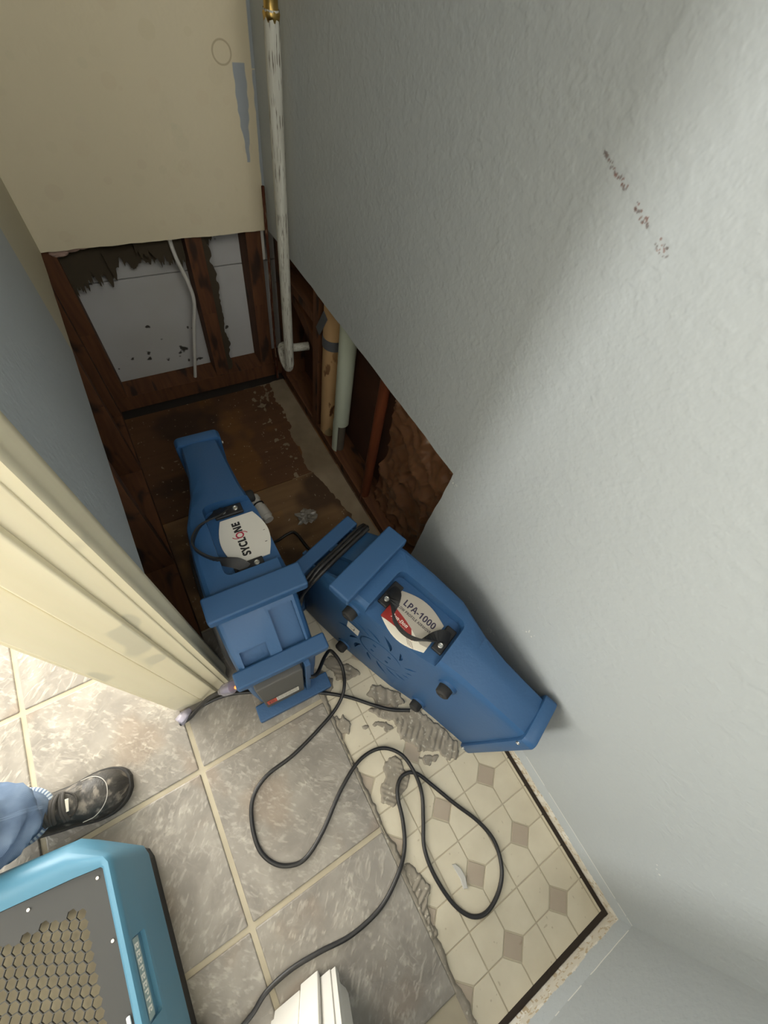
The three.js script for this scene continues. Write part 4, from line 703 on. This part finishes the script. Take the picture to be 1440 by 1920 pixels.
// ---------------------------------------------------------------- person standing in the doorway: shoe and jeans
{
  const t = thing('person', 'person in blue jeans and scuffed black shoe standing left of the doorway', 'person', [-0.665, 0, -0.222]); t.rotation.y = -0.13;
  // shoe along +x
  const n = 40, m = 24, L = 0.268, pos = [], uv = [], idx = [];
  const wid = (s) => s < 0.5 ? lerp(0.030, 0.037, sstep(0, 0.2, s)) + 0.004 * sstep(0.2, 0.5, s) : s < 0.78 ? lerp(0.041, 0.050, sstep(0.5, 0.74, s)) : 0.050 * Math.sqrt(Math.max(0.0009, 1 - Math.pow((s - 0.74) / 0.265, 2.4)));
  const hgt = (s) => s < 0.42 ? lerp(0.105, 0.100, s / 0.42) : s < 0.72 ? lerp(0.100, 0.062, sstep(0.42, 0.72, s)) : 0.062 * Math.pow(Math.max(0.0, 1 - Math.pow((s - 0.72) / 0.29, 2.6)), 0.5) + 0.004;
  const zc = (s) => 0.012 * Math.sin(s * 2.2) - 0.006;
  for (let i = 0; i <= n; i++) for (let j = 0; j <= m; j++) {
    const s = i / n, a = (j / m) * Math.PI, w = wid(s) * (i === 0 ? 0.4 : 1), h = hgt(s), e = 2 / 2.5, ca = Math.cos(a), sa = Math.sin(a);
    let z = Math.sign(ca) * Math.pow(Math.abs(ca), e) * w, y = 0.016 + Math.pow(sa, 0.9) * (h - 0.016);
    z *= lerp(1, s < 0.42 ? 0.72 : 0.92, Math.pow(sa, 2));
    y += 0.0022 * (fbm(s * 12, j * 0.3, 0, 3, 801) - 0.5) * sa + 0.002 * Math.sin(s * 70) * sstep(0.62, 0.66, s) * sstep(0.74, 0.70, s) * sa;
    pos.push(s * L, y, z + zc(s)); uv.push(s * L, j * 0.006);
  }
  for (let i = 0; i < n; i++) for (let j = 0; j < m; j++) { const a = i * (m + 1) + j, b = a + m + 1; idx.push(a, b, a + 1, b, b + 1, a + 1); }
  const g = new THREE.BufferGeometry(); g.setAttribute('position', new THREE.Float32BufferAttribute(pos, 3)); g.setAttribute('uv', new THREE.Float32BufferAttribute(uv, 2)); g.setIndex(idx); g.computeVertexNormals();
  M.leather.side = THREE.DoubleSide;
  const shoe = mesh('shoe', g, M.leather, t, 'scuffed black leather work shoe');
  const so = []; for (let i = 0; i <= 40; i++) so.push([(i / 40) * (L + 0.004), wid(i / 40) + 0.003 + zc(i / 40)]); for (let i = 40; i >= 0; i--) so.push([(i / 40) * (L + 0.004), -wid(i / 40) - 0.003 + zc(i / 40)]);
  mesh('sole', basis(plate(so, 0.017, 0.002), [1, 0, 0], [0, 0, 1], [0, -1, 0], [0, 0.0195, 0]), M.sole, shoe);
  // toe seam, laces and lace tag
  const surf = (s, a) => { const ca = Math.cos(a), sa = Math.sin(a), z = Math.sign(ca) * Math.pow(Math.abs(ca), 0.8) * wid(s) * lerp(1, s < 0.42 ? 0.72 : 0.92, sa * sa) + zc(s); return [s * L, 0.016 + Math.pow(sa, 0.9) * (hgt(s) - 0.016) + 0.0015, z]; };
  const seam = []; for (let i = 0; i <= 20; i++) { const k = i / 20 * 2 - 1, s = 0.60 + 0.28 * Math.sqrt(1 - k * k * 0.96); seam.push(surf(s, Math.PI / 2 - k * 1.12)); }
  mesh('toe_seam', tube(seam, 0.0009, 60, 6), M.thread, shoe);
  const throat = []; for (let i = 0; i <= 12; i++) { const k = i / 12 * 2 - 1; throat.push(surf(0.66 - 0.10 * k * k, Math.PI / 2 - k * 0.75)); }
  mesh('throat_seam', tube(throat, 0.0022, 40, 6), M.leather, shoe);
  [0.40, 0.455, 0.51, 0.565].forEach((s, i) => { const a = []; for (let k = -4; k <= 4; k++) a.push(surf(s + (i % 2 ? 1 : -1) * 0.012 * (k / 4), Math.PI / 2 - k * 0.17).map((q, d) => q + (d === 1 ? 0.002 : 0))); const c = curve(a); mesh('lace', mergeGeometries([new THREE.TubeGeometry(c, 24, 0.0042, 6), new THREE.TubeGeometry(c, 24, 0.0042, 6).translate(0.006, -0.0004, 0)]), M.lace, shoe); });
  const tg = surf(0.60, Math.PI / 2); mesh('lace_tag', rbox(-0.006, 0.006, 0, 0.003, -0.013, 0.013, 0.001).rotateZ(-0.35).translate(tg[0], tg[1] + 0.004, tg[2]), M.steel, shoe, 'small metal lace tag');
  // trouser leg: folded denim falling onto the shoe, up to the knee and thigh
  const R = 56, Hn = 60, lp = [], lu = [], li = [];
  for (let j = 0; j <= Hn; j++) for (let i = 0; i <= R; i++) {
    const tt = j / Hn, y = 0.088 + 0.70 * Math.pow(tt, 1.35), a = (i / R) * Math.PI * 2, ia = (i % R) / R;
    const cx = lerp(0.076, 0.030, sstep(0.02, 0.35, tt)) - 0.03 * tt, cz = -0.004 + 0.01 * tt;
    const r = lerp(0.050, 0.058, sstep(0, 0.2, tt)) + 0.034 * tt;
    const q = Math.cos(a) * 2.2, w = Math.sin(a) * 2.2;
    const f = Math.max(0, 1 - tt * 1.4), ridge = (a0, sl, y0, wd) => Math.exp(-Math.pow((y - y0 - sl * Math.sin(a - a0)) / wd, 2)) * (0.55 + 0.45 * Math.cos(a - a0));
    const fold = 1.5 * f * (0.016 * ridge(0.5, 0.035, 0.135, 0.011) + 0.018 * ridge(-0.6, -0.04, 0.165, 0.012) + 0.017 * ridge(1.2, 0.03, 0.20, 0.013) + 0.016 * ridge(-0.2, -0.03, 0.24, 0.014) + 0.014 * ridge(2.6, 0.03, 0.18, 0.014)) + 0.010 * (fbm(q * 1.6 + 7, w * 1.6 + y * 16, 0, 3, 813) - 0.5);
    const rad = r + fold * sstep(0.06, 0.20, tt);
    lp.push(cx + 0.004 * (1 - tt) + Math.cos(a) * rad * 1.05, y - 0.014 * Math.cos(a) * (1 - sstep(0, 0.1, tt)), cz + Math.sin(a) * rad); lu.push(ia * 0.4, y);
  }
  for (let j = 0; j < Hn; j++) for (let i = 0; i < R; i++) { const a = j * (R + 1) + i, b = a + R + 1; li.push(a, b, a + 1, b, b + 1, a + 1); }
  { const c = lp.length / 3; lp.push(-0.01, 0.80, 0.006); lu.push(0, 0); for (let i = 0; i < R; i++) li.push(c, Hn * (R + 1) + i + 1, Hn * (R + 1) + i); }
  const lg = new THREE.BufferGeometry(); lg.setAttribute('position', new THREE.Float32BufferAttribute(lp, 3)); lg.setAttribute('uv', new THREE.Float32BufferAttribute(lu, 2)); lg.setIndex(li); lg.computeVertexNormals();
  const leg = mesh('trouser_leg', lg, M.denim, t, 'faded blue denim trouser leg');
  const hem = []; for (let i = 0; i <= R; i++) { const k = i % R; hem.push(V3(lp[k * 3], lp[k * 3 + 1] + 0.002, lp[k * 3 + 2])); }
  const hc = new THREE.CatmullRomCurve3(hem.slice(0, R), true); const hg = new THREE.TubeGeometry(hc, 90, 0.0075, 8, true); const hu = hg.attributes.uv; for (let i = 0; i < hu.count; i++) hu.setXY(i, hu.getY(i), hu.getX(i) * 2);
  hg.scale(1, 1, 1); mesh('hem', hg, M.denimHem, leg, 'frayed pale hem');
  mesh('sock', cyl(0.036, 0.034, 0.09, 20).translate(0.07, 0.12, -0.002), M.sole, t);
}

renderer.render(scene, camera);
